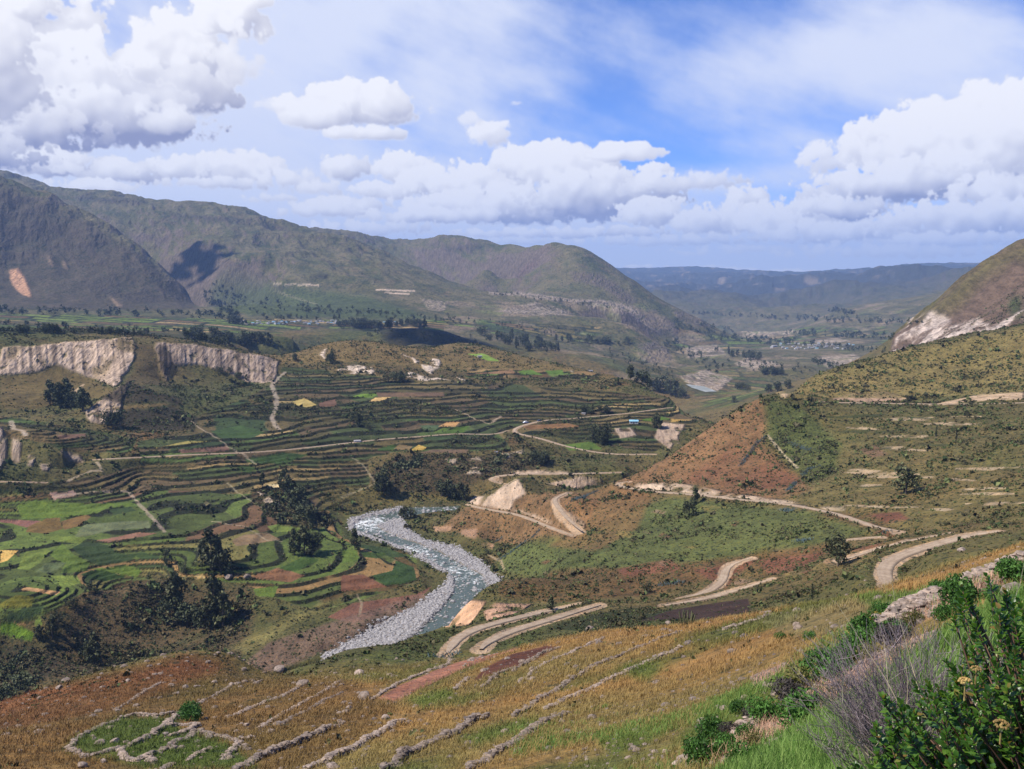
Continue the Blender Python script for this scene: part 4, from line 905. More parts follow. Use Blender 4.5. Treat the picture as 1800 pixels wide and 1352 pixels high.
bh = math_(nt, 'ADD', bh, math_(nt, 'MULTIPLY', math_(nt, 'MULTIPLY', nC, dfar), 30.0)); bh = math_(nt, 'ADD', bh, math_(nt, 'MULTIPLY', nF, .10))
nt.links.new(bh, bp.inputs['Height']); nt.links.new(bp.outputs[0], bs.inputs['Normal'])
i_ = (np.arange(NR-1)[:,None]*NC + np.arange(NC-1)[None,:]).ravel()
FAC = np.stack([i_, i_+1, i_+NC+1, i_+NC], 1)
att = np.ones(X.shape+(4,), np.float32); att[..., :3] = COL
cov = np.stack([SCR, ROC, sstep(700, 2600, D), np.ones_like(SCR)], -1).astype(np.float32)
ground = mesh_np('ground', np.stack([X, Y, Z], -1).reshape(-1, 3), FAC, m_land, smooth=True, attrs={'ground': att.reshape(-1,4), 'cover': cov.reshape(-1,4)})
tag(ground, kind='structure')
# ------------------------------------------------------------------ shape makers (numpy)
rs_ = np.random.default_rng(11)
random.seed(5)
def ico(sub=0):
    p = (1+5**.5)/2
    V = np.array([(-1,p,0),(1,p,0),(-1,-p,0),(1,-p,0),(0,-1,p),(0,1,p),(0,-1,-p),(0,1,-p),(p,0,-1),(p,0,1),(-p,0,-1),(-p,0,1)], float); V /= np.linalg.norm(V[0])
    Fa = [(0,11,5),(0,5,1),(0,1,7),(0,7,10),(0,10,11),(1,5,9),(5,11,4),(11,10,2),(10,7,6),(7,1,8),(3,9,4),(3,4,2),(3,2,6),(3,6,8),(3,8,9),(4,9,5),(2,4,11),(6,2,10),(8,6,7),(9,8,1)]
    V = V.tolist()
    for _ in range(sub):
        c = {}; out = []
        def mid(a, b):
            k = (min(a,b), max(a,b))
            if k not in c:
                m = np.array(V[a])+np.array(V[b]); V.append((m/np.linalg.norm(m)).tolist()); c[k] = len(V)-1
            return c[k]
        for a, b, d in Fa:
            x, y, z = mid(a,b), mid(b,d), mid(d,a); out += [(a,x,z),(b,y,x),(d,z,y),(x,y,z)]
        Fa = out
    return np.array(V), np.array(Fa)
ICO0, ICO1, ICO2 = ico(0), ico(1), ico(2)
def many(base, pos, scale, jitter=.25, rot=True, flat=1.0):
    """copies of a small shape at many places in one mesh; each copy misshapen in its own way"""
    V, Fa = base; n = len(pos); nv = len(V)
    A = np.broadcast_to(V, (n, nv, 3)) * (1 + jitter*(rs_.random((n, nv, 1))*2-1))
    if rot:
        t = rs_.random(n)*2*np.pi; c, s = np.cos(t)[:,None], np.sin(t)[:,None]
        A = np.stack([A[...,0]*c-A[...,1]*s, A[...,0]*s+A[...,1]*c, A[...,2]], -1)
    sc3 = np.asarray(scale); sc3 = sc3[:, None, None] if sc3.ndim == 1 else sc3[:, None, :]
    A = A*sc3; A[..., 2] *= flat
    A = A + np.asarray(pos)[:, None, :]
    Ff = Fa[None] + (np.arange(n)*nv)[:, None, None]
    return A.reshape(-1, 3), Ff.reshape(-1, Fa.shape[1])
def tube(path, radii, k=6):
    path = np.asarray(path, float); n = len(path); V = []; Fq = []
    for i in range(n):
        t = path[min(i+1,n-1)]-path[max(i-1,0)]; t /= np.linalg.norm(t)+1e-9
        u = np.cross(t, (0,0,1) if abs(t[2]) < .9 else (1,0,0)); u /= np.linalg.norm(u); v = np.cross(t, u)
        for j in range(k):
            a = 2*math.pi*j/k; V.append(path[i] + radii[i]*(math.cos(a)*u+math.sin(a)*v))
    for i in range(n-1):
        for j in range(k): Fq.append((i*k+j, i*k+(j+1)%k, (i+1)*k+(j+1)%k, (i+1)*k+j))
    return np.array(V), np.array(Fq)
def join(parts):
    Vs, Fs, o = [], [], 0
    for V, Fq in parts: Vs.append(V); Fs.append(np.asarray(Fq)+o); o += len(V)
    return np.concatenate(Vs), np.concatenate(Fs)
def leaf_quads(centres, size, aspect=1.4, up=.3):
    """small four-cornered leaf sprays facing every way"""
    n = len(centres); d = rs_.normal(size=(n,3)); d[:,2] += up; d /= np.linalg.norm(d, axis=1)[:,None]
    e = np.cross(d, rs_.normal(size=(n,3))); e /= np.linalg.norm(e, axis=1)[:,None]+1e-9
    s = (size*(.6+.8*rs_.random(n)))[:, None] if np.ndim(size) else size*(.6+.8*rs_.random(n))[:, None]
    a = centres - d*s*aspect*.5; b = centres + d*s*aspect*.5; f = np.cross(d, e)*s*.18
    V = np.stack([a, centres + e*s*.5 + f, b, centres - e*s*.5 + f], 1).reshape(-1,3)
    return V, np.arange(n*4).reshape(-1,4)
def varied(name, c, amt=.35, scale=1.5, rough=.75, rnd=True, spec=.2, c2=None, transl=0):
    m, nt, b = mat(name, rough); b.inputs['Specular IOR Level'].default_value = spec
    g = N(nt, 'ShaderNodeNewGeometry'); k = smap(nt, noise(nt, g.outputs['Position'], scale, 3, .65), .35, .65, 1-amt, 1+amt)
    if rnd:
        oi = N(nt, 'ShaderNodeObjectInfo'); k = math_(nt, 'MULTIPLY', k, smap(nt, oi.outputs['Random'], 0, 1, .8, 1.2))
        k = math_(nt, 'MULTIPLY', k, smap(nt, g.outputs['Random Per Island'], 0, 1, .72, 1.28))
    cb = N(nt, 'ShaderNodeCombineColor')
    for i in range(3): nt.links.new(k, cb.inputs[i])
    base = c+(1,)
    if c2: base = mixrgb(nt, g.outputs['Random Per Island'], c+(1,), c2+(1,))
    nt.links.new(mixrgb(nt, 1.0, base, cb.outputs[0], 'MULTIPLY'), b.inputs['Base Color'])
    if transl:
        tr = N(nt, 'ShaderNodeBsdfTranslucent'); tr.inputs[0].default_value = tuple(min(1, x*1.6) for x in c)+(1,)
        ms = N(nt, 'ShaderNodeMixShader'); ms.inputs[0].default_value = transl
        nt.links.new(b.outputs[0], ms.inputs[1]); nt.links.new(tr.outputs[0], ms.inputs[2])
        nt.links.new(ms.outputs[0], nt.nodes['Material Output'].inputs['Surface'])
    return m
m_tree = varied('eucalyptus_leaves', (.058,.070,.028), .45, .25, c2=(.10,.098,.044))
m_tree2 = varied('dark_tree_leaves', (.046,.060,.025), .45, .25, c2=(.076,.080,.038))
m_bark = varied('bark', (.10,.08,.06), .3, 3)
m_scrub = varied('scrub', (.046,.050,.021), .4, .2, c2=(.11,.09,.04))
m_scrubg = varied('green_scrub', (.055,.095,.026), .4, .2, c2=(.11,.115,.04))
m_stone = varied('wall_stone', (.36,.27,.20), .35, 2.5, .9, c2=(.13,.105,.09))
m_pale = varied('river_stone', (.48,.45,.42), .25, .8, .85, c2=(.28,.26,.245))
m_grass = varied('dry_grass', (.32,.22,.08), .3, .4, c2=(.20,.17,.06), transl=.25)
m_gt, nt, b = mat('slope_grass', .8); at = N(nt, 'ShaderNodeAttribute', attribute_name='tint'); g = N(nt, 'ShaderNodeNewGeometry'); cb = N(nt, 'ShaderNodeCombineColor'); kq = smap(nt, g.outputs['Random Per Island'], 0, 1, .8, 1.25)
for i in range(3): nt.links.new(kq, cb.inputs[i])
nt.links.new(mixrgb(nt, 1.0, at.outputs['Color'], cb.outputs[0], 'MULTIPLY'), b.inputs['Base Color'])
m_fresh = varied('fresh_grass', (.10,.20,.03), .3, 1, c2=(.16,.22,.06), transl=.3)
# ------------------------------------------------------------------ tracks
m_road, nt, b = mat('packed_earth', .95)
g = N(nt, 'ShaderNodeNewGeometry'); pz = g.outputs['Position']
kk = smap(nt, math_(nt, 'ADD', math_(nt, 'MULTIPLY', noise(nt, pz, .35, 4), .5), math_(nt, 'MULTIPLY', noise(nt, pz, 2.5, 3), .5)), .35, .65, 0, 1)
ru = N(nt, 'ShaderNodeAttribute', attribute_name='wear'); nt.links.new(mixrgb(nt, 1.0, mixrgb(nt, kk, (.28,.20,.13,1), (.42,.32,.22,1)), ru.outputs['Color'], 'MULTIPLY'), b.inputs['Base Color'])
for nm, wd, q in road_lines:
    q = np.array(q); t = np.gradient(q[:, :2], axis=0); t /= np.linalg.norm(t, axis=1)[:, None]+1e-9; nrm = np.stack([-t[:,1], t[:,0]], 1)
    cr = np.array([-.5,-.42,-.30,-.18,0,.18,.30,.42,.5]); zz = np.array([-.35,.0,.03,-.01,.06,-.01,.03,0,-.35]); wear = np.array([.65,.8,.93,1.06,.93,1.06,.93,.8,.65])
    wj = wd*.74*(1 + .16*np.array([gnoise(np.array([i*.23]), np.array([wd*7.1]))[0] for i in range(len(q))]))
    wj = wj*np.clip((np.minimum(np.arange(len(q)), len(q)-1-np.arange(len(q)))+1)/5, .3, 1)
    P_ = q[:, None, :2] + nrm[:, None, :]*(cr[None, :, None]*wj[:, None, None])
    Z_ = q[:, 2][:, None] + zz[None, :] + .03
    V = np.concatenate([P_, Z_[..., None]], -1).reshape(-1, 3); n = len(q); k = len(cr)
    ii = (np.arange(n-1)[:, None]*k + np.arange(k-1)[None]).ravel()
    o = mesh_np('dirt_road', V, np.stack([ii, ii+1, ii+k+1, ii+k], 1), m_road, smooth=True, attrs={'wear': np.repeat(np.tile(wear, n)[:, None], 4, 1)}); tag(o, label=nm, kind='structure')
# ------------------------------------------------------------------ river
m_wat, nt, b = mat('river_water', .3); b.inputs['Specular IOR Level'].default_value = .35
g = N(nt, 'ShaderNodeNewGeometry'); pz = g.outputs['Position']
fn = N(nt, 'ShaderNodeAttribute', attribute_name='rapid')
w1 = noise(nt, pz, .22, 6, .75); w2 = noise(nt, pz, .9, 5, .75)
fo = math_(nt, 'ADD', math_(nt, 'MULTIPLY', w1, .6), math_(nt, 'MULTIPLY', w2, .4))
fo = smap(nt, math_(nt, 'ADD', fo, math_(nt, 'MULTIPLY', fn.outputs['Fac'], .10)), .605, .70)
nt.links.new(mixrgb(nt, fo, (.070,.090,.066,1), (.66,.67,.64,1)), b.inputs['Base Color'])
nt.links.new(math_(nt, 'ADD', math_(nt, 'MULTIPLY', fo, .5), .28), b.inputs['Roughness'])
bp = N(nt, 'ShaderNodeBump', i_Strength=.5, i_Distance=.6); nt.links.new(math_(nt, 'ADD', w1, math_(nt, 'MULTIPLY', w2, .5)), bp.inputs['Height']); nt.links.new(bp.outputs[0], b.inputs['Normal'])
def on_plane(px, py, z): a, t = az_t(px, py); d = z/t; return (d*math.sin(a), d*math.cos(a))
L_ = np.array([on_plane(*p, ZR) for p in RIV_L]); R_ = np.array([on_plane(*p, ZR) for p in RIV_R])
def resamp(A, n):
    s = np.concatenate([[0], np.cumsum(np.linalg.norm(np.diff(A, axis=0), axis=1))]); t = np.linspace(0, s[-1], n); return np.stack([np.interp(t, s, A[:, i]) for i in range(A.shape[1])], 1)
L_, R_ = resamp(L_, 140), resamp(R_, 140); mid_ = (L_+R_)/2; L_ = mid_ + (L_-mid_)*1.25; R_ = mid_ + (R_-mid_)*1.25
kx = np.linspace(0, 1, 22)[None, :, None]; G_ = L_[:, None]*(1-kx) + R_[:, None]*kx
rap = .5 + .8*gnoise(G_[..., 0]/45, G_[..., 1]/45+3) ; rap += .6*np.exp(-((np.arange(140)[:, None]-88)/14.)**2) + .5*np.exp(-((np.arange(140)[:, None]-45)/10.)**2)
Zw = ZR + .16*gnoise(G_[..., 0]/3, G_[..., 1]/3)*np.clip(rap, 0, 1.5)
V = np.concatenate([G_, Zw[..., None]], -1).reshape(-1, 3); ii = (np.arange(139)[:, None]*22 + np.arange(21)[None]).ravel()
at_ = np.repeat(np.clip(rap, 0, 1.6).reshape(-1, 1), 4, 1)
water = mesh_np('river', V, np.stack([ii, ii+1, ii+23, ii+22], 1), m_wat, smooth=True, attrs={'rapid': at_}); tag(water, kind='structure')
m_watf = varied('far_water', (.20,.21,.19), .2, .05, .75)
for nm, pts, zp in (('distant bend of the river under the pale bluff', [(1205,676),(1238,680),(1260,689),(1240,690),(1215,682)], None),):
    q = [pick(px, py, 1500, dmax=3000) for px, py in pts]; z = np.mean([p[2] for p in q])+.8
    me = bpy.data.meshes.new('river'); me.from_pydata([(p[0], p[1], p[2]+1.0) for p in q], [], [list(range(len(q)))]); me.materials.append(m_watf)
    o = bpy.data.objects.new('river', me); C.objects.link(o); tag(o, label=nm, kind='structure')
# ------------------------------------------------------------------ scatter over the land
VIS = SF >= np.maximum.accumulate(SF, axis=0) - .012
dlw = np.gradient(WD)[:, None]; dla = np.gradient(AZ)[None, :]
AREA = D*D*dlw*dla
inview = (PXv > -60) & (PXv < 1860) & (PYv < 1420)
def scatter(weight, n):
    p = (weight*AREA*VIS*inview).ravel().astype(np.float64); cs = np.cumsum(p); idx = np.searchsorted(cs, rs_.random(n)*cs[-1]); idx = np.clip(idx, 0, X.size-NC-2)
    idx = idx[(idx % NC) < NC-1]
    a, b_ = rs_.random(len(idx)), rs_.random(len(idx)); f = lambda A: A.ravel()[idx]*(1-a)*(1-b_) + A.ravel()[idx+1]*a*(1-b_) + A.ravel()[idx+NC]*(1-a)*b_ + A.ravel()[idx+NC+1]*a*b_
    return np.stack([f(X), f(Y), f(Z)], 1), idx
band = (D > 75) & (D < 1500)
w_ = band*(.25+sstep(-.1,.35,fbm(X,Y,24,3,seed=201)))*(SCR**1.5)*(1/np.maximum(D, 200))**.9
pos, idx = scatter(w_, 105000); dd = D.ravel()[idx]; sc1 = SCR.ravel()[idx]
h = (.25 + .62*rs_.random(len(pos))**2.6)*(1+1.1*sc1*rs_.random(len(pos)))*np.clip(dd/420, .55, 1.5)*np.where(rs_.random(len(pos)) < .05, 2.1, .92)
grn = rs_.random(len(pos)) < np.where(sc1 > .6, .25, .5)
for nm, sel, mm_ in (('dark_scrub', ~grn, m_scrub), ('green_scrub', grn, m_scrubg)):
    s3 = np.stack([h[sel]*(.8+.5*rs_.random(sel.sum())), h[sel]*(.8+.5*rs_.random(sel.sum())), h[sel]*.75], 1)
    k_ = 7; nn_ = int(sel.sum()); p3 = (pos[sel][:, None, :] + rs_.normal(size=(nn_, k_, 3))*np.array([.42,.42,.26])*h[sel][:, None, None]); p3[..., 2] += .32*h[sel][:, None]
    V, Fq = leaf_quads(p3.reshape(-1, 3), np.repeat(h[sel], k_)*.85, 1.2, .8); o = mesh_np(nm, V, Fq, mm_); tag(o, label='low scrub dotted over the slopes' if sel is grn else 'dark thorny scrub dotted over the slopes and terrace banks', cat='scrub', kind='stuff')
# leafy clumps of larger scrub in the ravine and on wild banks
w_ = band*(SCR > .75)*(1/np.maximum(D, 300)); pos, idx = scatter(w_*sstep(-.05,.25,fbm(X,Y,22,3,seed=203)), 1900); n = len(pos); dd = D.ravel()[idx]
h = (.6+1.2*rs_.random(n)**2)*np.clip(dd/500, .7, 1.5)
cc_ = (pos[:, None, :] + rs_.normal(size=(n, 14, 3))*np.array([.6,.6,.42])*h[:, None, None] + np.array([0,0,.5])*h[:, None, None]).reshape(-1, 3)
V, Fq = leaf_quads(cc_, np.repeat(h, 14)*.75); o = mesh_np('thicket', V, Fq, m_tree2); tag(o, label='dense dark bushes filling the ravine and the steep banks', cat='thicket', kind='stuff')
# stones in the river bed
st_w = np.zeros(X.shape, np.float32)
for b_ in bars[:3]: sub, m = plane_mask(b_, ZR, 3); st_w[sub] = np.maximum(st_w[sub], m)
sub, m = CH; st_w[sub] = np.maximum(st_w[sub]*(1-m), m*.035)
pos, idx = scatter(st_w*(D < 800), 15000); s = .22+.75*rs_.random(len(pos))**4; inch = Z.ravel()[idx] < ZR-.6; pos[inch, 2] = ZR+.05; s[inch] *= 1.5
V, Fq = many(ICO0, pos, np.stack([s*1.3, s, s*.8], 1), .22); o = mesh_np('river_stones', V, Fq, m_pale); tag(o, label='grey boulders and cobbles lining and breaking the river', cat='stones', kind='stuff')
# near slope: grass and loose stones
bare = np.ones(X.shape, np.float32)
for pl in ([(662,1228),(700,1205),(800,1165),(900,1138),(920,1140),(880,1152),(800,1182),(730,1215),(690,1238)], [(828,1200),(850,1175),(900,1150),(960,1135),(982,1138),(940,1160),(880,1180)]):
    sub, m = mask(pl, 95, 200, 2, 0); bare[sub] *= 1-m
w_ = bare*(D > 24)*(D < 185)*sstep(-.55, .2, n3+.6*n2)/np.maximum(D, 40)
pos, idx = scatter(w_, 46000); n = len(pos); dd = D.ravel()[idx]
def blades(pos, hgt, wid, per, lean, sprd):
    n = len(pos); b0 = np.repeat(pos, per, 0); m = len(b0); an = rs_.random(m)*2*np.pi; hh = np.repeat(hgt, per)*(.6+.6*rs_.random(m)); ww = np.repeat(wid, per)
    off = rs_.normal(size=(m, 2))*np.repeat(sprd, per)[:, None]; ln = hh*lean*(.3+rs_.random(m))
    c, s_ = np.cos(an), np.sin(an); root = b0 + np.stack([off[:,0], off[:,1], np.full(m, -.04)], 1)
    w3 = np.stack([-s_*ww*.5, c*ww*.5, np.zeros(m)], 1); md = root + np.stack([c*ln*.35, s_*ln*.35, hh*.6], 1); tp = root + np.stack([c*ln, s_*ln, hh], 1)
    V = np.stack([root-w3, root+w3, md+w3*.8, tp, md-w3*.8], 1).reshape(-1, 3); i = np.arange(m)*5
    return V, np.concatenate([np.stack([i, i+1, i+2, i+4], 1), np.stack([i+4, i+2, i+3, i+3], 1)])
V, Fq = blades(pos, .26+.3*rs_.random(n)*np.clip(dd/70, .8, 1.5), .024*np.clip(dd/45, .8, 2.6), 6, .85, .20*np.clip(dd/60, .8, 2.2))
Fq3 = Fq[Fq[:,2] != Fq[:,3]]; tri = Fq[Fq[:,2] == Fq[:,3]][:, :3]
Fall = np.concatenate([Fq3[:, [0,1,2]], Fq3[:, [0,2,3]], tri])
tn = np.concatenate([np.repeat(np.clip(COL.reshape(-1,3)[idx]*1.18, 0, 1), 30, 0), np.ones((n*30, 1))], 1)
o = mesh_np('dry_grass', V, Fall, m_gt, attrs={'tint': tn}); tag(o, label='golden bunch grass covering the near slope', cat='grass', kind='stuff')
w_ = (D > 30)*(D < 200)*(.35+sstep(-.1,.5,n2)); pos, idx = scatter(w_/np.maximum(D, 50), 2600); s = (.07+.3*rs_.random(len(pos))**5)*np.clip(D.ravel()[idx]/70, .6, 1.6)
V, Fq = many(ICO1, pos, np.stack([s*1.3, s, s*.8], 1), .12); o = mesh_np('loose_stones', V, Fq, m_stone); tag(o, label='loose pinkish stones strewn through the grass of the near slope', cat='stones', kind='stuff')
# ------------------------------------------------------------------ things
def empty(name, loc, rz=0, label=None, cat=None, group=None):
    o = bpy.data.objects.new(name, None); C.objects.link(o); o.location = loc; o.rotation_euler = (0, 0, rz); o.empty_display_size = .1
    return tag(o, label, cat, group)
def child(name, me, parent):
    o = bpy.data.objects.new(name, me); C.objects.link(o); o.parent = parent; return o
def as_mesh(name, V, Fq, m, smooth=False):
    o = mesh_np(name, V, Fq, m, smooth=smooth); me = o.data; bpy.data.objects.remove(o); return me
# ---- trees: tapered trunk with limbs, crown of leaf sprays in uneven clumps; unit height
def tree_meshes(kind, seed, mcrown):
    r = np.random.default_rng(seed)
    tr = [tube([(0,0,-.03),(.01*r.normal(),.01*r.normal(),.3),(.02*r.normal(),.02*r.normal(),.62),(.02*r.normal(),0,.9)], [.028,.020,.012,.004])]
    lobes = []
    nl = {'tall': 13, 'round': 12, 'bush': 9, 'column': 9, 'grove': 15}[kind]
    for i in range(nl):
        a = r.random()*6.28
        if kind == 'tall': z = .18+.78*(i+.5)/nl; rad = .16*math.sin(math.pi*min(1, .18+.80*z))*(.5+.9*r.random()); sz = (.08+.06*r.random())
        elif kind == 'round': z = .20+.62*r.random(); rad = .30*math.sqrt(max(0, 1-((z-.5)/.42)**2))*r.random()**.5; sz = .15+.07*r.random()
        elif kind == 'column': z = .1+.82*(i+.5)/nl; rad = .05*r.random(); sz = .075*(1.25-z)
        elif kind == 'grove': z = .2+.6*r.random(); rad = .34*r.random()**.5; sz = .13+.07*r.random()
        else: z = .25+.4*r.random(); rad = .38*r.random()**.5; sz = .2+.08*r.random()
        c = np.array([rad*math.cos(a), rad*math.sin(a), z]); lobes.append((c, sz))
        z0 = max(.05, z-.22); tr.append(tube([(0,0,z0), tuple(c*.6+np.array([0,0,z0*.35])), tuple(c)], [.010,.006,.002], 4))
    ps = []
    for c, sz in lobes:
        k = int(46 if kind != 'column' else 60); d = r.normal(size=(k,3)); d /= np.linalg.norm(d, axis=1)[:,None]
        ps.append(c + d*sz*(.45+.6*r.random((k,1)))*np.array([1,1,1.15]))
    cen = np.concatenate(ps); cen = cen[cen[:,2] > .03]
    V, Fq = leaf_quads(cen, .062 if kind != 'column' else .04, 1.5)
    tv, tf = join(tr)
    return as_mesh('trunk', tv, tf, m_bark, True), as_mesh('crown', V, Fq, mcrown)
TM_ = {}
for k_, n_, m__ in (('tall',5,m_tree),('round',3,m_tree),('bush',4,m_tree2),('column',2,m_tree2),('grove',4,m_tree2)):
    TM_[k_] = [tree_meshes(k_, 100+i*7+len(k_), m__) for i in range(n_)]
TREES = []       # px, base py, height px, kind, label, group, min distance
def T(px, py, h, kind, label, group=None, dmin=0): TREES.append((px, py, h, kind, label, group, dmin))
def TC(n, x0, y0, x1, y1, h0, h1, label, group, jy=4, kinds=('tall','grove','bush'), dmin=0):
    for i in range(n):
        k = random.random(); px = x0+(x1-x0)*k+random.uniform(-4,4); py = y0+(y1-y0)*k+random.uniform(-jy,jy)
        TREES.append((px, py, random.uniform(h0,h1), random.choice(kinds), label, group, dmin))
T(1592,868,46,'round','lone round dark tree standing on the right hillside')
T(1473,996,50,'round','full bushy tree standing where the dirt road passes behind it')
T(1427,1054,28,'column','dark purplish upright shrub at the top edge of the golden slope')
T(1212,908,30,'grove','dark tree leaning down the slope below the foot-of-hill road')
T(1222,884,26,'tall','small dark tree right beside the foot-of-hill road')
T(1136,1042,18,'bush','round dark bush on the reddish ground left of the thin road'); T(1075,1048,10,'bush','tiny dark bush left of the round bush on the reddish ground')
T(968,1073,24,'tall','slim dark tree beside the upper of the two riverbank roads')
T(1645,768,20,'column','left one of two small pointed trees on the terraced right hillside'); T(1681,773,20,'column','right one of two small pointed trees on the terraced right hillside')
T(706,912,18,'tall','left one of three little trees at the inner river bend'); T(713,911,20,'tall','middle one of three little trees at the inner river bend'); T(721,910,16,'bush','right one of three little trees at the inner river bend')
T(858,975,9,'bush','small bush on the bank right of the river')
T(624,966,34,'tall','slender tree at the corner of the green field by the river')
T(545,930,36,'tall','tall dark tree above the pair by the small green terraces')
T(524,900,46,'grove','broad dark tree on the shaded rubble slope'); T(540,915,36,'grove','second dark tree lower on the shaded rubble slope'); T(508,880,40,'tall','tall dark tree at the top of the shaded rubble slope')
T(500,866,38,'tall','dark tree beside the small straw-coloured plot'); T(461,856,24,'tall','small dark tree left of the straw-coloured plot')
T(518,976,42,'tall','left tree of the tight dark group beside the river fields'); T(535,974,44,'tall','middle tree of the tight dark group beside the river fields'); T(550,972,36,'grove','right tree of the tight dark group beside the river fields')
T(372,1000,60,'tall','tallest tree in the middle of the left fields'); T(388,1004,48,'grove','spreading tree right beside the tallest tree of the left fields'); T(360,985,34,'tall','lower tree left beside the tallest tree of the left fields')
T(295,997,28,'tall','small dark tree at the lower edge of the dark green oval fields'); T(322,1008,16,'bush','round dark bush right of the small tree by the oval fields')
T(312,1088,72,'tall','tall tree at the left of the pair above the brown near slope'); T(300,1092,44,'grove','lower bushy tree at the foot of the left tall tree'); T(330,1098,42,'grove','lower bushy tree between the two tall trees')
T(377,1098,76,'tall','tall tree at the right of the pair above the brown near slope'); T(392,1100,52,'tall','shorter tree touching the right tall tree'); T(362,1104,44,'grove','dark bushy tree in the shade of the right tall tree')
T(166,1172,48,'tall','dark tree rising behind the brown near slope'); T(150,1162,26,'bush','dark bush left of the tree behind the brown near slope')
T(68,1125,22,'tall','thin dark tree at the edge of the lowest bright green field'); T(92,1120,30,'tall','dark tree on the rim right of the lowest bright green field')
T(102,1098,18,'bush','dark bush higher on the rim of the ravine'); T(128,1068,16,'bush','dark bush on the rim of the ravine under the sand-coloured strip'); T(158,1042,16,'bush','dark bush at the head of the ravine')
T(666,868,34,'tall','left tree of the group of three under the scarp'); T(675,867,40,'tall','middle tree of the group of three under the scarp'); T(684,870,26,'grove','right tree of the group of three under the scarp')
T(1290,708,14,'round','single round tree on the green flat beyond the red hill')
T(1333,1262,0,'bush','') if False else None
TC(10,778,874,826,878,20,30,'dark tree in the row along the far river bank','trees along the far river bank',4,('tall','grove'))
TC(10,84,712,152,724,24,40,'dark tree in the grove below the pale mesa cliff','grove below the mesa cliff',5,('tall','grove'))
TC(6,1035,776,1062,780,16,28,'dark tree in the clump on the brown terrace below the far road','clump below the far road')
TC(3,1146,752,1156,755,18,26,'tall tree of the little clump at the end of the plateau','clump at the end of the plateau',2,('tall',))
TC(5,942,814,972,818,16,26,'dark tree in the clump in the scrubby hollow','clump in the scrubby hollow')
TC(14,1012,722,1066,724,8,14,'low dark tree in the copse on the terraces','copse on the terraces',5)
TC(4,618,742,640,750,16,26,'dark tree among the left terraces','trees among the left terraces',5)
TC(2,645,755,652,762,10,14,'small tree in the shade below the trees of the left terraces','small trees of the left terraces')
TC(11,1106,670,1206,706,16,26,'dark tree on the ridge end above the canyon','trees on the ridge end')
T(1178,695,32,'grove','largest tree on the ridge end above the canyon')
TC(6,676,668,712,672,12,18,'dark tree in the clump on the pale scarp','clump on the pale scarp')
TC(3,575,634,590,638,14,18,'dark tree on the grassy rolling ridge','trees on the rolling ridge')
TC(2,520,630,522,634,10,14,'lone small tree at the left end of the rolling ridge','small trees on the ridge end')
TC(3,200,752,235,765,22,30,'dark tree at the foot of the pale rock outcrop','trees at the foot of the outcrop')
TC(6,370,650,470,690,8,12,'small dark tree below the right mesa cliff','trees below the right cliff',10)
TC(12,330,600,480,612,14,20,'dark tree of the grove behind the right mesa cliff','grove behind the right cliff',5,dmin=1200)
TC(24,330,592,470,606,12,18,'dark tree of the wood behind the right mesa cliff','wood behind the right cliff',6,dmin=1200)
TC(12,38,596,112,600,10,16,'dark tree behind the left mesa cliff','trees behind the left cliff',3,dmin=1180)
TC(12,130,592,260,590,7,12,'small dark tree on the flat behind the mesa','trees on the flat behind the mesa',3,dmin=1180)
TC(10,600,576,690,578,12,17,'dark tree of the wood right of the town','wood right of the town',2,('grove','bush'),dmin=1500)
TC(22,596,574,694,577,10,15,'dark tree inside the wood right of the town','trees inside the wood by the town',3,('grove','bush'),dmin=1500)
TC(14,702,572,760,576,9,14,'dark tree of the second wood right of the town','second wood by the town',2,dmin=1500)
TC(10,398,568,436,572,8,13,'dark tree at the left end of the town','trees left of the town',2,dmin=1500)
TC(14,440,560,600,562,5,8,'tiny tree standing behind the town roofs','trees behind the town',2,dmin=1500)
TC(24,840,592,965,612,9,17,'dark tree of the wood in the middle of the upper valley','wood in the upper valley',6,dmin=1500)
TC(12,900,612,990,620,9,15,'dark tree at the lower edge of the upper valley wood','lower edge of the upper wood',4,dmin=1500)
TC(20,975,598,1105,606,7,12,'dark tree of the line along the upper valley bench','line along the upper bench',3,dmin=1500)
TC(16,1250,618,1345,634,8,13,'dark tree of the wood on the right valley floor','wood on the right valley floor',4,dmin=1500)
TC(12,1335,656,1392,662,9,14,'dark tree of the grove below the valley village','grove below the valley village',3,dmin=1400)
T(1351,690,17,'grove','left big tree of the trio just beyond the spur',dmin=1400); T(1366,689,18,'grove','middle big tree of the trio just beyond the spur',dmin=1400); T(1384,684,16,'grove','right big tree of the trio just beyond the spur',dmin=1400)
TC(5,1298,684,1320,688,8,12,'dark bushy tree beside the distant river bend','bushy trees at the distant bend',2,dmin=1400)
FAR = []
def FC(n, x0, y0, x1, y1, h0, h1, jy=4, dmin=1500):
    for i in range(n):
        k = random.random(); FAR.append((x0+(x1-x0)*k+random.uniform(-5,5), y0+(y1-y0)*k+random.uniform(-jy,jy), random.uniform(h0,h1), dmin))
FC(90,0,548,390,556,5,11,5); FC(60,0,572,330,582,4,9,5); FC(50,350,500,500,560,4,8,14); FC(40,360,525,420,560,6,12,8); FC(60,460,535,620,550,4,8,8); FC(60,620,550,800,565,4,8,6); FC(30,860,515,1080,540,3,6,3)
FC(80,1380,586,1570,594,4,9,4); FC(60,1250,596,1400,600,4,8,4); FC(50,1180,570,1300,590,4,8,8); FC(60,1330,600,1560,618,4,8,5); FC(60,1170,600,1260,650,4,9,10); FC(60,1400,560,1620,570,4,8,5)
FC(40,1230,640,1420,650,4,9,8); FC(40,640,585,860,600,3,7,6); FC(50,780,560,1000,590,3,7,8); FC(50,1060,620,1180,660,3,7,10); FC(40,1430,635,1480,650,5,9,4); FC(60,1200,548,1420,562,3,6,4); FC(30,1455,545,1500,552,4,8,3)
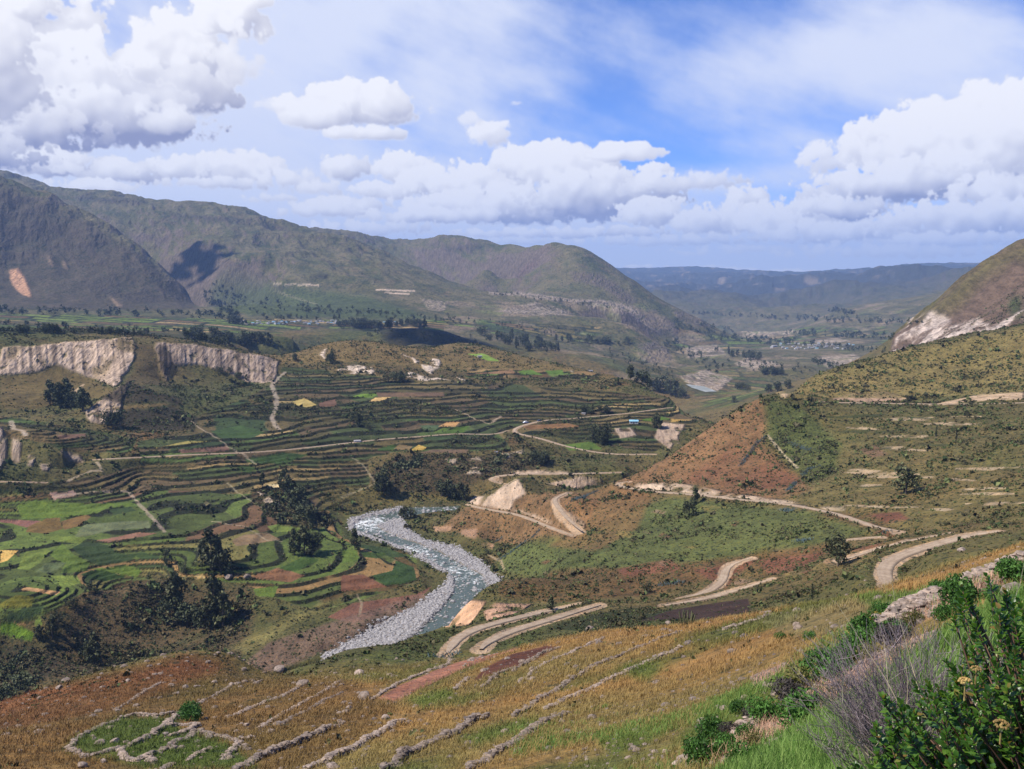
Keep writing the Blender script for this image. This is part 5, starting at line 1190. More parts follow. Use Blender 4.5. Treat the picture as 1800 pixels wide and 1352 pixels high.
FC(60,480,605,800,630,3,6,10,900); FC(60,480,650,900,670,4,7,10,900); FC(50,300,700,500,760,4,7,20,700); FC(60,560,700,1150,780,3,6,30,700); FC(40,200,780,700,860,4,7,25,600)
def place(px, py, dmin): return pick(px, py, dmin)
vis_h = []
for k_, (px, py, h, kind, label, group, dmin) in enumerate(TREES):
    x, y, z = place(px, py, dmin); z = zat(x, y); dist = math.sqrt(x*x+y*y+z*z); hm = h/F*dist*1.06
    t = empty('tree', (x, y, z-.05), random.random()*6.28, label, 'tree', group)
    tm_, cm_ = random.choice(TM_[kind]); wd_ = random.uniform(.85, 1.2)
    if kind == 'bush': hm *= 1.25
    t.scale = (hm*wd_, hm*wd_, hm)
    child('trunk', tm_, t); child('crown', cm_, t)
# very many small far trees: one wood
pv_ = [pick(a, b, d) for a, b, h, d in FAR]; hs = np.array([f[2]/F*math.hypot(p[0], p[1])*.95 for f, p in zip(FAR, pv_)]); pv_ = np.array(pv_)
pv_[:, 2] = [zat(p[0], p[1]) for p in pv_]
n = len(pv_); cc_ = (pv_[:, None, :] + rs_.normal(size=(n, 30, 3))*np.array([.18,.18,.22])*hs[:, None, None] + np.array([0,0,.5])*hs[:, None, None]).reshape(-1, 3)
V, Fq = leaf_quads(cc_, np.repeat(hs, 30)*.22); o = mesh_np('distant_trees', V, Fq, m_tree2); tag(o, label='countless tiny dark trees scattered over the far valley and foothills', cat='trees', kind='stuff')
# ---- houses
m_wl = varied('house_wall', (.42,.38,.33), .12, .3, c2=(.30,.25,.2)); m_wl2 = varied('white_wall', (.50,.48,.44), .08, .3)
m_rf = varied('tin_roof', (.30,.30,.31), .25, .3, .6, spec=.3, c2=(.20,.17,.15)); m_rf2 = varied('blue_roof', (.22,.42,.52), .15, .3, .5); m_rf3 = varied('thatch_roof', (.20,.15,.10), .2, .5); m_dk = varied('dark_opening', (.02,.02,.022), .1, 1, .3)
def box_(x0, x1, y0, y1, z0, z1):
    return np.array([(x0,y0,z0),(x1,y0,z0),(x1,y1,z0),(x0,y1,z0),(x0,y0,z1),(x1,y0,z1),(x1,y1,z1),(x0,y1,z1)], float), np.array([(0,3,2,1),(4,5,6,7),(0,1,5,4),(1,2,6,5),(2,3,7,6),(3,0,4,7)])
def house_parts(w, d, h, rh, mw, mr):
    V = np.array([(-w,-d,0),(w,-d,0),(w,d,0),(-w,d,0),(-w,-d,h),(w,-d,h),(w,d,h),(-w,d,h),(-w,0,h+rh),(w,0,h+rh)], float)
    Fq = np.array([(0,1,5,4),(2,3,7,6),(1,2,6,5),(3,0,4,7),(4,5,9,8),(6,7,8,9),(5,6,9,9),(7,4,8,8)])
    tri = [tuple(f) if f[2] != f[3] else tuple(f[:3]) for f in Fq[:4]] + [(5,6,9),(7,4,8)]
    me = bpy.data.meshes.new('wall'); me.from_pydata(V.tolist(), [], [tuple(int(a) for a in f) for f in tri]); me.materials.append(mw)
    e, q = .35, .18; rv = []; rf = []
    s_ = rh/d
    for sg in (-1, 1):
        a = [(-w-e, sg*(d+e), h-e*s_), (w+e, sg*(d+e), h-e*s_), (w+e, 0, h+rh), (-w-e, 0, h+rh)]; b = [(x_, y_, z_+q) for x_, y_, z_ in a]; i = len(rv); rv += a+b
        rf += [(i,i+1,i+2,i+3),(i+4,i+5,i+6,i+7),(i,i+1,i+5,i+4),(i+1,i+2,i+6,i+5),(i+3,i,i+4,i+7)]
    m2 = bpy.data.meshes.new('roof'); m2.from_pydata(rv, [], rf); m2.materials.append(mr)
    dr_ = as_mesh('door', *box_(-.5, .5, -d-.06, -d+.02, 0, 2.0), m_dk); wn = as_mesh('window', *box_(-.45, .45, -d-.06, -d+.02, 1.0, 1.9), m_dk)
    return me, m2, dr_, wn
HM = [house_parts(4.2,3,2.6,1.3,m_wl,m_rf), house_parts(5.5,3.2,2.8,1.2,m_wl2,m_rf), house_parts(3.6,2.8,4.6,1.1,m_wl2,m_rf), house_parts(4.5,3,2.6,1.5,m_wl,m_rf3), house_parts(4.6,3,2.8,1.1,m_wl2,m_rf2)]
def house(px, py, dmin, label, group=None, k=None, s=1.0, rz=None):
    x, y, z = pick(px, py, dmin); z = zat(x, y)
    me, m2, dr_, wn = HM[random.choice((0,0,1,1,2,2,3,4)) if k is None else k]
    t = empty('house', (x, y, z-.3), random.uniform(-.5,.5) if rz is None else rz, label, 'house', group); t.scale = (s,)*3
    child('wall', me, t); child('roof', m2, t); child('door', dr_, t)
    for sx_ in (-2.4, 2.4): w_o = child('window', wn, t); w_o.location = (sx_, 0, 0)
random.seed(21)
for i in range(78):
    px = random.uniform(415, 592); py = 567.5 + random.uniform(-3.0, 3.4) - (px-415)*.004
    house(px, py, 1700, 'small pale tin-roofed house in the long town on the bench', 'houses of the long town', s=random.uniform(.6, .9))
for i in range(9): house(random.uniform(668, 700), random.uniform(566, 569), 1700, 'small pale house in the gap between the two woods right of the town', 'houses between the woods', s=.85)
for i in range(58):
    px = random.uniform(1372, 1500); py = 609 + random.uniform(-4.5, 5.5) + (px-1440)*.012
    house(px, py, 2300, 'small pale house of the village on the right valley floor', 'houses of the valley village', s=random.uniform(.8, 1.25))
house(1038,653,950,'white farmhouse at the right end of the small plateau fields',k=1,s=.8)
house(1114,744,800,'long shed with a pale blue roof on the terrace plateau',k=4,s=.95,rz=-.1); house(843,628,1150,'tiny tan hut beside the bright green strip on the ridge',k=0,s=.7)
house(1026,728,860,'small pale hut beside the far terrace road',k=0,s=.5); house(628,777,700,'small white hut beside the farm track',k=1,s=.55); house(872,795,680,'tiny white shed at the rim of the scarp',k=1,s=.3)
house(1361,610,2300,'large pale building at the left end of the valley village',k=1,s=1.9); house(1356,612,2300,'low white hall beside the large pale building of the valley village',k=2,s=1.3)
# ---- vehicles
m_cw = varied('white_paint', (.75,.76,.78), .03, 1, .3, spec=.5); m_cd = varied('dark_paint', (.05,.06,.09), .05, 1, .3, spec=.5); m_gl = varied('car_glass', (.03,.04,.05), .05, 1, .1, spec=.6); m_ty = varied('tyre', (.02,.02,.02), .1, 2)
def car(px, py, dmin, rz, mp_, label, s=1.0):
    x, y, z = pick(px, py, dmin); z = zat(x, y)+.25
    t = empty('car', (x, y, z), rz, label, 'car'); t.scale = (s,)*3
    prof = [(-2.1,.35),(-2.15,.8),(-1.75,.95),(-1.3,1.0),(-.85,1.48),(.75,1.5),(1.35,1.02),(2.05,.9),(2.15,.6),(2.1,.35)]
    V = [(a, -.85, b) for a, b in prof]+[(a, .85, b) for a, b in prof]; n = len(prof)
    me = bpy.data.meshes.new('body'); me.from_pydata(V, [], [tuple(range(n))[::-1], tuple(range(n, 2*n))]+[(i, (i+1)%n, n+(i+1)%n, n+i) for i in range(n)]); me.materials.append(mp_); child('body', me, t)
    for sg in (-1, 1):
        me = bpy.data.meshes.new('side_window'); me.from_pydata([(-1.15,sg*.865,1.05),(1.15,sg*.865,1.05),(.68,sg*.865,1.42),(-.8,sg*.865,1.42)], [], [(0,1,2,3)]); me.materials.append(m_gl); child('side_window', me, t)
        for a in (-1.35, 1.35):
            V, Fq = tube([(a, sg*.72, .33), (a, sg*.9, .33)], [.33,.33], 14); V = np.concatenate([V, [[a, sg*.9, .33]]]); me = bpy.data.meshes.new('wheel'); me.from_pydata(V.tolist(), [], [tuple(map(int, f)) for f in Fq]+[(14+i, 14+(i+1)%14, 28) for i in range(14)]); me.materials.append(m_ty); child('wheel', me, t)
    me = bpy.data.meshes.new('windscreen'); me.from_pydata([(.80,-.75,1.46),(.80,.75,1.46),(1.30,.78,1.08),(1.30,-.78,1.08)], [], [(0,1,2,3)]); me.materials.append(m_gl); child('windscreen', me, t)
car(924,744,840,.5,m_cw,'white van-like car driving on the far terrace road',1.25); car(948,741,850,.4,m_cd,'dark car ahead of the white one on the far terrace road',1.05)
# ---- blue-green agave rows
m_ag = varied('agave_leaf', (.085,.125,.125), .25, 1.5, c2=(.06,.09,.09))
def agave_row(pts, label, wpx=1.0, dmin=0, hgt=1.3):
    q = np.array(densify([list(pick(a, b, dmin)) for a, b in pts], 1.1)); n = len(q)
    P_ = np.repeat(q, 20, 0) + rs_.normal(size=(n*20, 3))*np.array([.7*wpx,.7*wpx,0]); P_[:, 2] = [zat(a, b) for a, b in P_[:, :2]]
    d = rs_.normal(size=(n*20, 3)); d[:, 2] = np.abs(d[:, 2])+.5; d /= np.linalg.norm(d, axis=1)[:, None]; s = np.cross(d, (0,0,1.)); s /= np.linalg.norm(s, axis=1)[:, None]+1e-9
    hh = hgt*(.6+.5*rs_.random(n*20))[:, None]; V = np.stack([P_-s*.12, P_+s*.12, P_+d*hh*.6+s*.08, P_+d*hh*.6-s*.08, P_+d*hh], 1).reshape(-1, 3) - q[0]; i = np.arange(n*20)*5
    Fq = np.concatenate([np.stack([i,i+1,i+2],1), np.stack([i,i+2,i+3],1), np.stack([i+3,i+2,i+4],1)])
    o = mesh_np('agave_hedge', V, Fq, m_ag, loc=q[0]); tag(o, label=label, cat='agave hedge')
agave_row([(998,888),(1012,878),(1030,871),(1048,864)],'blue-green agave hedge above the short hairpin road',1.3,500); agave_row([(878,982),(895,973),(910,962),(925,952)],'blue-green agave hedge slanting up from the river',1.5)
agave_row([(934,946),(948,932)],'short agave row above the slanting river hedge',.8); agave_row([(872,952),(882,946)],'tiny agave clump left of the slanting hedge',.7)
agave_row([(1302,818),(1318,797),(1330,780),(1345,768)],'blue-green agave row on the red hill shoulder',1.2,450); agave_row([(1388,778),(1400,785),(1425,792)],'agave patch right of the red hill shoulder',2.2,450)
agave_row([(1410,835),(1422,824),(1438,820)],'agave patch lower on the green hillside',1.6,430); agave_row([(1385,862),(1398,848)],'agave row just above the foot-of-hill road',1.0,430)
agave_row([(1374,896),(1392,898)],'agave clump just below the foot-of-hill road',1.3,380); agave_row([(1158,1030),(1180,1026),(1198,1024)],'agave clump left of the thin curving road',1.6); agave_row([(1402,952),(1422,950)],'agave clump on the reddish strip below the hillside',1.5)
agave_row([(764,1156),(785,1154),(802,1150)],'agave clump at the end of the upper riverbank road',1.3,200,1.1); agave_row([(1552,936),(1562,934)],'small agave clump at the end of the foot-of-hill road',1.2,300)
# ---- dry stone walls
def wall(pts, label, h=.8, w=.8, s=.24, dmin=0, dmax=400, name='stone_wall'):
    q = np.array(densify([list(pick(a, b, dmin, dmax=dmax)) for a, b in pts], .30 if s > .2 else .25)); 
    n = len(q); t = np.gradient(q[:, :2], axis=0); t /= np.linalg.norm(t, axis=1)[:, None]+1e-9; nr = np.stack([-t[:,1], t[:,0]], 1)
    wob = np.array([gnoise(np.array([i*.11]), np.array([n*.37]))[0] for i in range(n)]); tall = np.clip(.8+.6*np.array([gnoise(np.array([i*.07+9]), np.array([n*.21]))[0] for i in range(n)]), .25, 1.3)
    per = max(5, int(h*w/(s*s)*1.5)); base = np.repeat(q, per, 0); nn = np.repeat(nr, per, 0); m = len(base)
    u = rs_.random(m)-.5; v = rs_.random(m)**.9; off = (u*w*(1-.45*v) + np.repeat(wob, per)*.35)
    P_ = base.copy(); P_[:, :2] += nn*off[:, None] + rs_.normal(size=(m, 2))*.08
    zz = np.repeat([zat(a, b) for a, b in q[:, :2]], per); P_[:, 2] = zz + v*h*np.repeat(tall, per) - .05
    sc_ = s*(.45+1.0*rs_.random(m)**1.5); V, Fq = many(ICO0, P_-q[0], np.stack([sc_*1.35, sc_*.9, sc_*.6], 1), .28)
    o = mesh_np(name, V, Fq, m_stone, loc=q[0]); tag(o, label=label, cat='stone wall'); return o
WL = [([(415,1356),(470,1328),(520,1308),(565,1288),(602,1272)],'long thick dry-stone wall rising from the bottom edge left of centre',.95,.9,.24),
 ([(535,1356),(600,1330),(643,1304),(677,1284),(712,1269)],'thick dry-stone wall second from the left along the bottom edge',.95,.9,.24),
 ([(678,1356),(743,1314),(800,1290),(835,1267),(854,1264)],'thickest dry-stone wall at the bottom centre with a dark shaded side',1.1,.8,.24),
 ([(826,1354),(860,1334),(900,1310),(933,1287),(967,1267),(998,1255)],'tumbled stone wall right of the thickest bottom wall',.7,.9,.22),
 ([(905,1260),(950,1230),(1000,1198),(1043,1174),(1100,1150),(1150,1127),(1198,1112)],'long stone wall climbing across the golden grass',.7,.6,.22),
 ([(958,1248),(1010,1224),(1067,1196),(1130,1168),(1165,1153),(1198,1140)],'stone wall running just below the long golden-grass wall',.65,.6,.22),
 ([(850,1207),(873,1187),(920,1170),(950,1150),(983,1140)],'stone wall along the lower edge of the dark ploughed field',.7,.6,.22),
 ([(913,1200),(937,1180),(967,1163),(1013,1143),(1063,1122)],'thin broken stone wall above the dark ploughed field',.45,.4,.2),
 ([(655,1230),(680,1213),(705,1200),(747,1183),(787,1169),(800,1160)],'low wall along the upper edge of the pinkish ploughed field',.6,.6,.22),
 ([(800,1213),(812,1202),(822,1192)],'short stone heap between the two ploughed fields',.6,.7,.22),
 ([(203,1248),(247,1220),(283,1200)],'thin line of stones high on the brown slope',.35,.4,.2),
 ([(340,1243),(377,1223),(407,1207)],'thin stone line above the green shrub by the ruin',.45,.5,.22),
 ([(117,1318),(140,1297),(180,1277),(213,1263)],'left leg of the ruined enclosure wall',.5,.5,.22),
 ([(213,1263),(240,1258),(275,1260),(300,1256),(317,1254)],'upper wall of the ruined enclosure',.85,.8,.23),
 ([(317,1256),(303,1266),(287,1280)],'short wall dropping from the upper corner of the enclosure',.9,.8,.23),
 ([(264,1294),(290,1281),(312,1276),(343,1276),(334,1286),(318,1292),(290,1294)],'small square stone ruin in the middle of the enclosures',.9,.7,.23),
 ([(117,1318),(147,1332),(175,1324),(207,1319)],'lower left wall of the ruined enclosure',.8,.9,.23), ([(207,1319),(235,1307),(260,1297)],'inner wall joining the lower wall to the small square ruin',.8,.7,.23),
 ([(210,1320),(222,1332),(240,1338),(263,1328),(272,1342)],'crooked wall stub below the ruined enclosure',.8,.9,.23),
 ([(267,1327),(307,1310),(333,1297),(337,1284),(352,1286),(368,1298)],'wall bending round right of the small square ruin',.75,.7,.23),
 ([(372,1293),(390,1296),(411,1302)],'short wall right of the ruins',.6,.7,.22), ([(393,1334),(412,1318),(420,1303),(447,1297)],'isolated crooked wall near the long bottom walls',.7,.6,.22),
 ([(330,1337),(350,1325),(372,1316)],'small stone row between the ruins and the crooked wall',.4,.5,.2), ([(288,1352),(300,1344)],'stone stub at the bottom edge below the ruins',.6,.8,.22),
 ([(457,1280),(500,1253),(567,1217),(602,1196)],'thin terrace wall left of the pink field, lower one of two',.4,.4,.2), ([(493,1273),(550,1243),(602,1217)],'thin terrace wall left of the pink field, beside the lower one',.35,.35,.2),
 ([(400,1262),(440,1246),(470,1232),(493,1226),(533,1204)],'scattered wall line passing the pale boulder',.4,.6,.24),
 ([(1273,1107),(1310,1098),(1350,1082)],'short pale wall alone near the top of the golden grass',.55,.5,.22)]
for pts, lb, h, w, s in WL: wall(pts, lb, h*.66, w*.58, s*.95, 20, 260)
wall([(1548,1110),(1580,1092),(1610,1076),(1640,1060),(1662,1050)],'broad pinkish rubble terrace wall between the green shrubs',.8,1.7,.17,20,90,'rubble_wall')
wall([(1684,1040),(1710,1028),(1740,1015),(1770,1003),(1802,991),(1830,982)],'upper end of the rubble terrace at the right edge',.7,1.6,.17,20,90,'rubble_wall')
wall([(1200,1346),(1245,1322),(1290,1302),(1333,1272),(1375,1248)],'lower rubble terrace line running in from the bottom',.25,1.0,.12,8,70,'rubble_wall')
wall([(1400,1236),(1440,1214),(1493,1184),(1535,1163),(1583,1140),(1640,1118)],'middle rubble line below the big green shrubs',.22,.9,.10,8,60,'rubble_wall')
wall([(1373,1314),(1440,1288),(1517,1260)],'thin grey stone edge above the bright grass',.14,.4,.08,5,40,'rubble_wall')
# ---- boulders
def boulder(px, py, size, label, flat=.75, m=m_stone, dmin=0):
    x, y, z = pick(px, py, dmin); z = zat(x, y); s = size/F*math.sqrt(x*x+y*y+z*z)*.5
    V = ICO2[0].copy(); r = np.random.default_rng(int(px*7+py)); 
    for _ in range(5): d = r.normal(size=3); d /= np.linalg.norm(d); k = V@d; V = V - np.clip(k-.62, 0, 1)[:, None]*d*.85
    V *= (1+.10*r.random((len(V),1))); V *= np.array([s*1.15, s, s*flat])
    o = mesh_np('boulder', V, ICO2[1], m, loc=(x, y, z+s*flat*.35)); o.rotation_euler = (0, 0, r.random()*6); tag(o, label=label, cat='boulder')
for a in ((104,1210,9,'dark boulder at the crest of the brown slope'),(115,1199,14,'flat pale boulder at the crest of the brown slope'),(202,1305,13,'round pale boulder inside the ruined enclosure'),(632,1186,16,'angular pale boulder below the river bank'),
   (679,1264,14,'pink boulder above the end of the second bottom wall'),(861,1334,9,'small grey boulder sitting on the tumbled wall'),(1037,1107,15,'pale boulder beside the dark crop field'),(1174,1097,10,'small pale boulder under the dark crop field'),
   (182,1340,10,'small boulder below the ruined enclosure'),(144,1348,15,'boulder at the bottom edge left of the ruins'),(583,1349,16,'pale boulder at the bottom edge between the first two walls'),(310,1221,10,'dark boulder on the brown slope'),
   (225,1198,8,'small pale boulder high on the brown slope'),(326,1209,9,'pink boulder right of the dark one'),(344,1208,7,'smaller pink boulder beside the dark boulder'),(366,1165,8,'boulder near the crest of the brown slope'),(377,1200,9,'rounded boulder under the crest'),
   (492,1179,18,'flat white boulder on the gravel flat'),(532,1204,18,'pale boulder cluster stone on the wall line'),(642,1228,22,'big reddish boulder at the left tip of the pink field'),(433,1276,9,'boulder left of the thin terrace walls'),(407,1204,8,'grey boulder right end of the stone line'),
   (1342,1313,16,'rounded pink boulder above the bottom green shrubs'),(1233,1268,13,'pink boulder left of the low green shrubs'),(1272,1246,13,'pale boulder in the golden grass'),(1347,1208,16,'pale boulder left of the olive shrub'),(1362,1222,12,'boulder just below the pale one by the olive shrub'),
   (695,1237,8,'small boulder under the pink field'),(614,1246,10,'pink boulder left of the reddish one'),(793,1164,14,'dark and pale boulder at the top end of the pink field wall'),(1170,1322,10,'small boulder at the bottom right of the golden grass'),(1397,1178,8,'stone on the slope left of the green shrub chain'),
   (435,1015,11,'white boulder beside the orange plot in the left fields'),(402,1016,12,'flat white boulder near the orange plot'),(1690,968,12,'grey boulder near the wide hairpin road'),(1708,1014,12,'pale boulder under the wide hairpin road')): boulder(*a)
boulder(1790,1050,44,'large pinkish rock behind the leafy bush at the right edge',.7)
# ---- round green shrubs on the near slope
m_sg = varied('shrub_leaves', (.045,.115,.018), .3, 3, .6, c2=(.075,.16,.03), transl=.2); m_so = varied('olive_leaves', (.10,.11,.03), .3, 3, .7, c2=(.15,.13,.04), transl=.15)
m_sd = varied('grey_twigs', (.085,.07,.065), .3, 3, .8, c2=(.05,.045,.035)); m_sy = varied('orange_flowers', (.45,.24,.03), .2, 3, .7, c2=(.30,.22,.04))
def shrub_mesh(seed, m, k=1500, ls=.075):
    r = np.random.default_rng(seed); ps = []
    for i in range(9):
        a = r.random()*6.28; rr = .55*r.random()**.5; c = np.array([rr*math.cos(a), rr*math.sin(a), .35+.3*r.random()]); sz = .36+.12*r.random()
        d = r.normal(size=(k//9, 3)); d /= np.linalg.norm(d, axis=1)[:, None]; ps.append(c + d*sz*(.55+.5*r.random((k//9, 1))))
    c = np.concatenate(ps); c = c[c[:, 2] > -.02]
    V, Fq = leaf_quads(c, ls, 2.2, .9)
    st = [tube([(0,0,-.1), (.2*math.cos(a), .2*math.sin(a), .3), (.5*math.cos(a), .5*math.sin(a), .62)], [.03,.02,.006], 4) for a in np.arange(0, 6.2, .9)]
    return as_mesh('foliage', V, Fq, m), as_mesh('stems', *join(st), m_bark)
SH = {k_: [shrub_mesh(300+i*3+ord(k_[0]), m_, 2200 if k_ == 'green' else 1400, .06) for i in range(3)] for k_, m_ in (('green', m_sg), ('olive', m_so), ('dark', m_sd), ('orange', m_sy))}
for px, py, r_, kd, lb in ((1683,1066,27,'green','dense bright green shrub splitting the rubble terrace'),(1650,1052,16,'green','green shrub just left of the one splitting the rubble terrace'),(1784,1024,22,'green','green shrub at the right edge above the leafy bush'),(1748,1060,16,'green','green shrub between the rubble terrace and the leafy bush'),
   (1527,1122,24,'green','uppermost green shrub of the chain beside the orange flowers'),(1573,1136,22,'dark','dark grey-green shrub right of the shrub chain top'),(1578,1118,16,'green','green shrub behind the dark grey-green one'),(1508,1146,22,'green','second green shrub down the chain'),(1486,1168,20,'green','third green shrub down the chain'),
   (1463,1196,30,'green','broad green shrub in the middle of the chain'),(1500,1160,16,'green','small green shrub on the right flank of the chain'),(1530,1158,14,'olive','olive shrub at the right flank of the chain'),(1409,1216,26,'olive','olive shrub above the two darkest shrubs'),(1393,1236,24,'dark','darker shrub below the olive one'),
   (1410,1280,34,'green','largest dark green shrub low in the chain'),(1353,1272,24,'green','green shrub left of the largest one'),(1250,1308,24,'green','dark green shrub at the lower left of the chain'),(1285,1298,16,'dark','grey-brown shrub beside the lower left green one'),(1314,1302,16,'green','small bright shrub above the olive pair'),
   (1334,1314,16,'olive','olive tuft below the small bright shrub'),(1278,1328,20,'green','bright green shrub near the bottom edge'),(1240,1346,26,'green','green shrub cut by the bottom edge'),(1320,1350,22,'green','second green shrub cut by the bottom edge'),(1590,1086,18,'dark','dark grey shrub beside the rubble terrace'),(1553,1083,13,'green','small green shrub left of the dark grey one'),
   (1606,1098,13,'olive','olive tuft growing on the rubble terrace'),(1546,1100,12,'orange','orange-flowered tuft at the foot of the rubble terrace'),(1373,1124,7,'green','tiny green tuft alone in the golden grass'),(1424,1124,8,'green','tiny green tuft right of the lone one'),(1490,1218,14,'olive','olive tuft on the middle rubble line'),
   (1516,1220,9,'olive','small olive tuft right beside the one on the middle rubble line'),(1322,1270,15,'dark','purplish grey shrub left of the green pair'),(1297,1254,13,'green','light green tuft above the purplish shrub'),(334,1266,17,'green','dark green shrub beside the stone ruins'),(1578,1157,11,'olive','brownish tuft below the dark grey-green shrub'),
   (1472,1232,12,'olive','olive tuft low on the slope right of the largest shrub'),(1540,1236,13,'dark','dry greyish tuft near the twiggy bush'),(1660,1088,14,'green','fresh green tuft under the rubble terrace'),(1450,1300,14,'green','fresh green tuft above the bright grass')):
    x, y, z = pick(px, py, 4, dmax=170); z = zat(x, y); s = r_/F*math.sqrt(x*x+y*y+z*z)
    t = empty('shrub', (x, y, z-.04*s), random.random()*6, lb, 'shrub'); t.scale = (s*1.75, s*1.75, s*1.7)
    fm, sm_ = random.choice(SH[kd]); child('foliage', fm, t); child('stems', sm_, t)
# candelabra cactus by the dark crop field
m_cac = varied('cactus_skin', (.12,.12,.06), .2, 4)
x, y, z = pick(1208, 1100, 0); z = zat(x, y); t = empty('cactus', (x, y, z-.1), 0, 'branching columnar cactus at the edge of the dark crop field', 'cactus')
r = np.random.default_rng(3); parts = []
for i in range(16):
    a = r.random()*6.28; rr = 1.2*r.random()**.5; b_ = (rr*.5*math.cos(a)*1.5, rr*.5*math.sin(a), 0); tp = (rr*math.cos(a)*1.5, rr*math.sin(a), 1.6+1.2*r.random()); parts.append(tube([b_, ((b_[0]+tp[0])/2, (b_[1]+tp[1])/2, .6), (tp[0], tp[1], tp[2]*.9), tp], [.13,.14,.12,.03], 7))
child('columns', as_mesh('columns', *join(parts), m_cac, True), t)
# ------------------------------------------------------------------ the bush at the camera's elbow
def at_d(px, py, d):
    x, y, z = ray(px, py); k = d/math.sqrt(x*x+y*y+z*z); return np.array([x*k, y*k, z*k])
m_leaf, nt, b = mat('glossy_leaf', .38); b.inputs['Specular IOR Level'].default_value = .45
g = N(nt, 'ShaderNodeNewGeometry'); ri = g.outputs['Random Per Island']
cr = N(nt, 'ShaderNodeValToRGB'); nt.links.new(ri, cr.inputs[0]); e = cr.color_ramp; e.elements[0].color = (.030,.075,.010,1); e.elements[1].color = (.10,.20,.020,1)
e.elements.new(.55).color = (.055,.130,.016,1); e.elements.new(.93).color = (.13,.22,.03,1); e.elements.new(.96).color = (.22,.13,.04,1)
lc = mixrgb(nt, math_(nt, 'MULTIPLY', g.outputs['Backfacing'], .4), cr.outputs[0], (.10,.16,.05,1)); nt.links.new(lc, b.inputs['Base Color'])
tr = N(nt, 'ShaderNodeBsdfTranslucent'); nt.links.new(mixrgb(nt, 1.0, cr.outputs[0], (1.9,2.1,1.0,1), 'MULTIPLY'), tr.inputs[0])
ms = N(nt, 'ShaderNodeMixShader'); ms.inputs[0].default_value = .3; nt.links.new(b.outputs[0], ms.inputs[1]); nt.links.new(tr.outputs[0], ms.inputs[2]); nt.links.new(ms.outputs[0], nt.nodes['Material Output'].inputs['Surface'])
bc = at_d(1940, 1545, 4.6); rx, ry, rz = .92, .85, 1.12; bc2 = at_d(1660, 1500, 4.4)
rb = np.random.default_rng(42); shoots = []
while len(shoots) < 2900:
    d = rb.normal(size=3); d /= np.linalg.norm(d)
    if d[2] < -.35: continue
    k = .55+.45*rb.random()**.7; lump = 1 + .13*math.sin(d[0]*7+1)*math.cos(d[1]*6) + .10*math.sin(d[2]*11+d[0]*5)
    p = bc + d*np.array([rx, ry, rz])*k*lump if len(shoots) % 5 else bc2 + d*np.array([.46, .4, .52])*k*lump
    shoots.append((p, d))
Vs, Fs, o_ = [], [], 0; stems = []
for p, d in shoots:
    ax = d*.55 + np.array([0, 0, .75]) + rb.normal(size=3)*.18; ax /= np.linalg.norm(ax)
    u = np.cross(ax, (1,0,0)); u /= np.linalg.norm(u); v = np.cross(ax, u); L0 = .09+.06*rb.random(); nlf = rb.integers(13, 20)
    stems.append(tube([p-ax*L0*1.5-d*.10, p-ax*L0*.5, p], [.0045,.0035,.0018], 4))
    for i in range(nlf):
        f = i/nlf; a = i*2.4+rb.random()*.4; rad = math.cos(a)*u+math.sin(a)*v; base = p - ax*L0*(1-f)*.9
        tilt = 1.15-.85*f; dr_ = ax*math.cos(tilt)+rad*math.sin(tilt); ln = (.031+.019*rb.random())*(1.1-.4*f); wd_ = ln*(.26+.08*rb.random())
        sd = np.cross(dr_, ax); sd /= np.linalg.norm(sd)+1e-9; nm_ = np.cross(sd, dr_); bend = -.22*ln
        c1 = base+dr_*ln*.33; c2 = base+dr_*ln*.7+nm_*bend*.25; tp = base+dr_*ln+nm_*bend*.7; cup = nm_*wd_*.28
        V = [base, c1-sd*wd_*.8+cup, c1, c1+sd*wd_*.8+cup, c2-sd*wd_*.85+cup, c2, c2+sd*wd_*.85+cup, tp]
        Vs += V; Fs += [(o_,o_+2,o_+1),(o_,o_+3,o_+2),(o_+1,o_+2,o_+5),(o_+1,o_+5,o_+4),(o_+2,o_+3,o_+6),(o_+2,o_+6,o_+5),(o_+4,o_+5,o_+7),(o_+5,o_+6,o_+7)]; o_ += 8
bush = empty('leafy_bush', tuple(bc-np.array([0,0,1.0])), 0, 'large glossy green leafy bush filling the bottom right corner', 'bush'); B0 = np.array(bush.location)
mesh_np('foliage', np.array(Vs)-B0, np.array(Fs), m_leaf, bush, smooth=True)
for i in range(26):
    d = rb.normal(size=3); d[2] = abs(d[2])+.5; d /= np.linalg.norm(d); e_ = bc + d*np.array([rx,ry,rz])*.75; s0 = bc-np.array([0,0,1.0])+rb.normal(size=3)*.08
    stems.append(tube([s0, (s0+e_)/2+rb.normal(size=3)*.06-np.array([0,0,.08]), e_], [.014,.010,.005], 5))
m_bst = varied('bush_stem', (.16,.09,.06), .2, 8); V, Fq = join(stems); mesh_np('stems', V-B0, Fq, m_bst, bush, smooth=True)
m_fl = varied('dried_flower', (.42,.30,.10), .3, 40, .8, c2=(.20,.12,.04))
for px, py, r_ in ((1716,1178,8),(1697,1200,10),(1760,1276,11)):
    p = at_d(px, py, 3.72); s = r_/F*3.4; n = 34; d = rb.normal(size=(n,3)); d /= np.linalg.norm(d, axis=1)[:,None]; d[:,2] = np.abs(d[:,2])*.6+.1
    V, Fq = many(ICO0, p + d*s*.95, np.full(n, s*.24), .2); tb = tube([p-np.array([0,0,.07]), p-np.array([0,0,.03]), p], [.003,.003,.002], 5)
    tri = np.concatenate([tb[1][:, :3], tb[1][:, [0,2,3]]]); V, Fq = join([(V, Fq), (tb[0], tri)]); mesh_np('flower_head', V-B0, Fq, m_fl, bush)
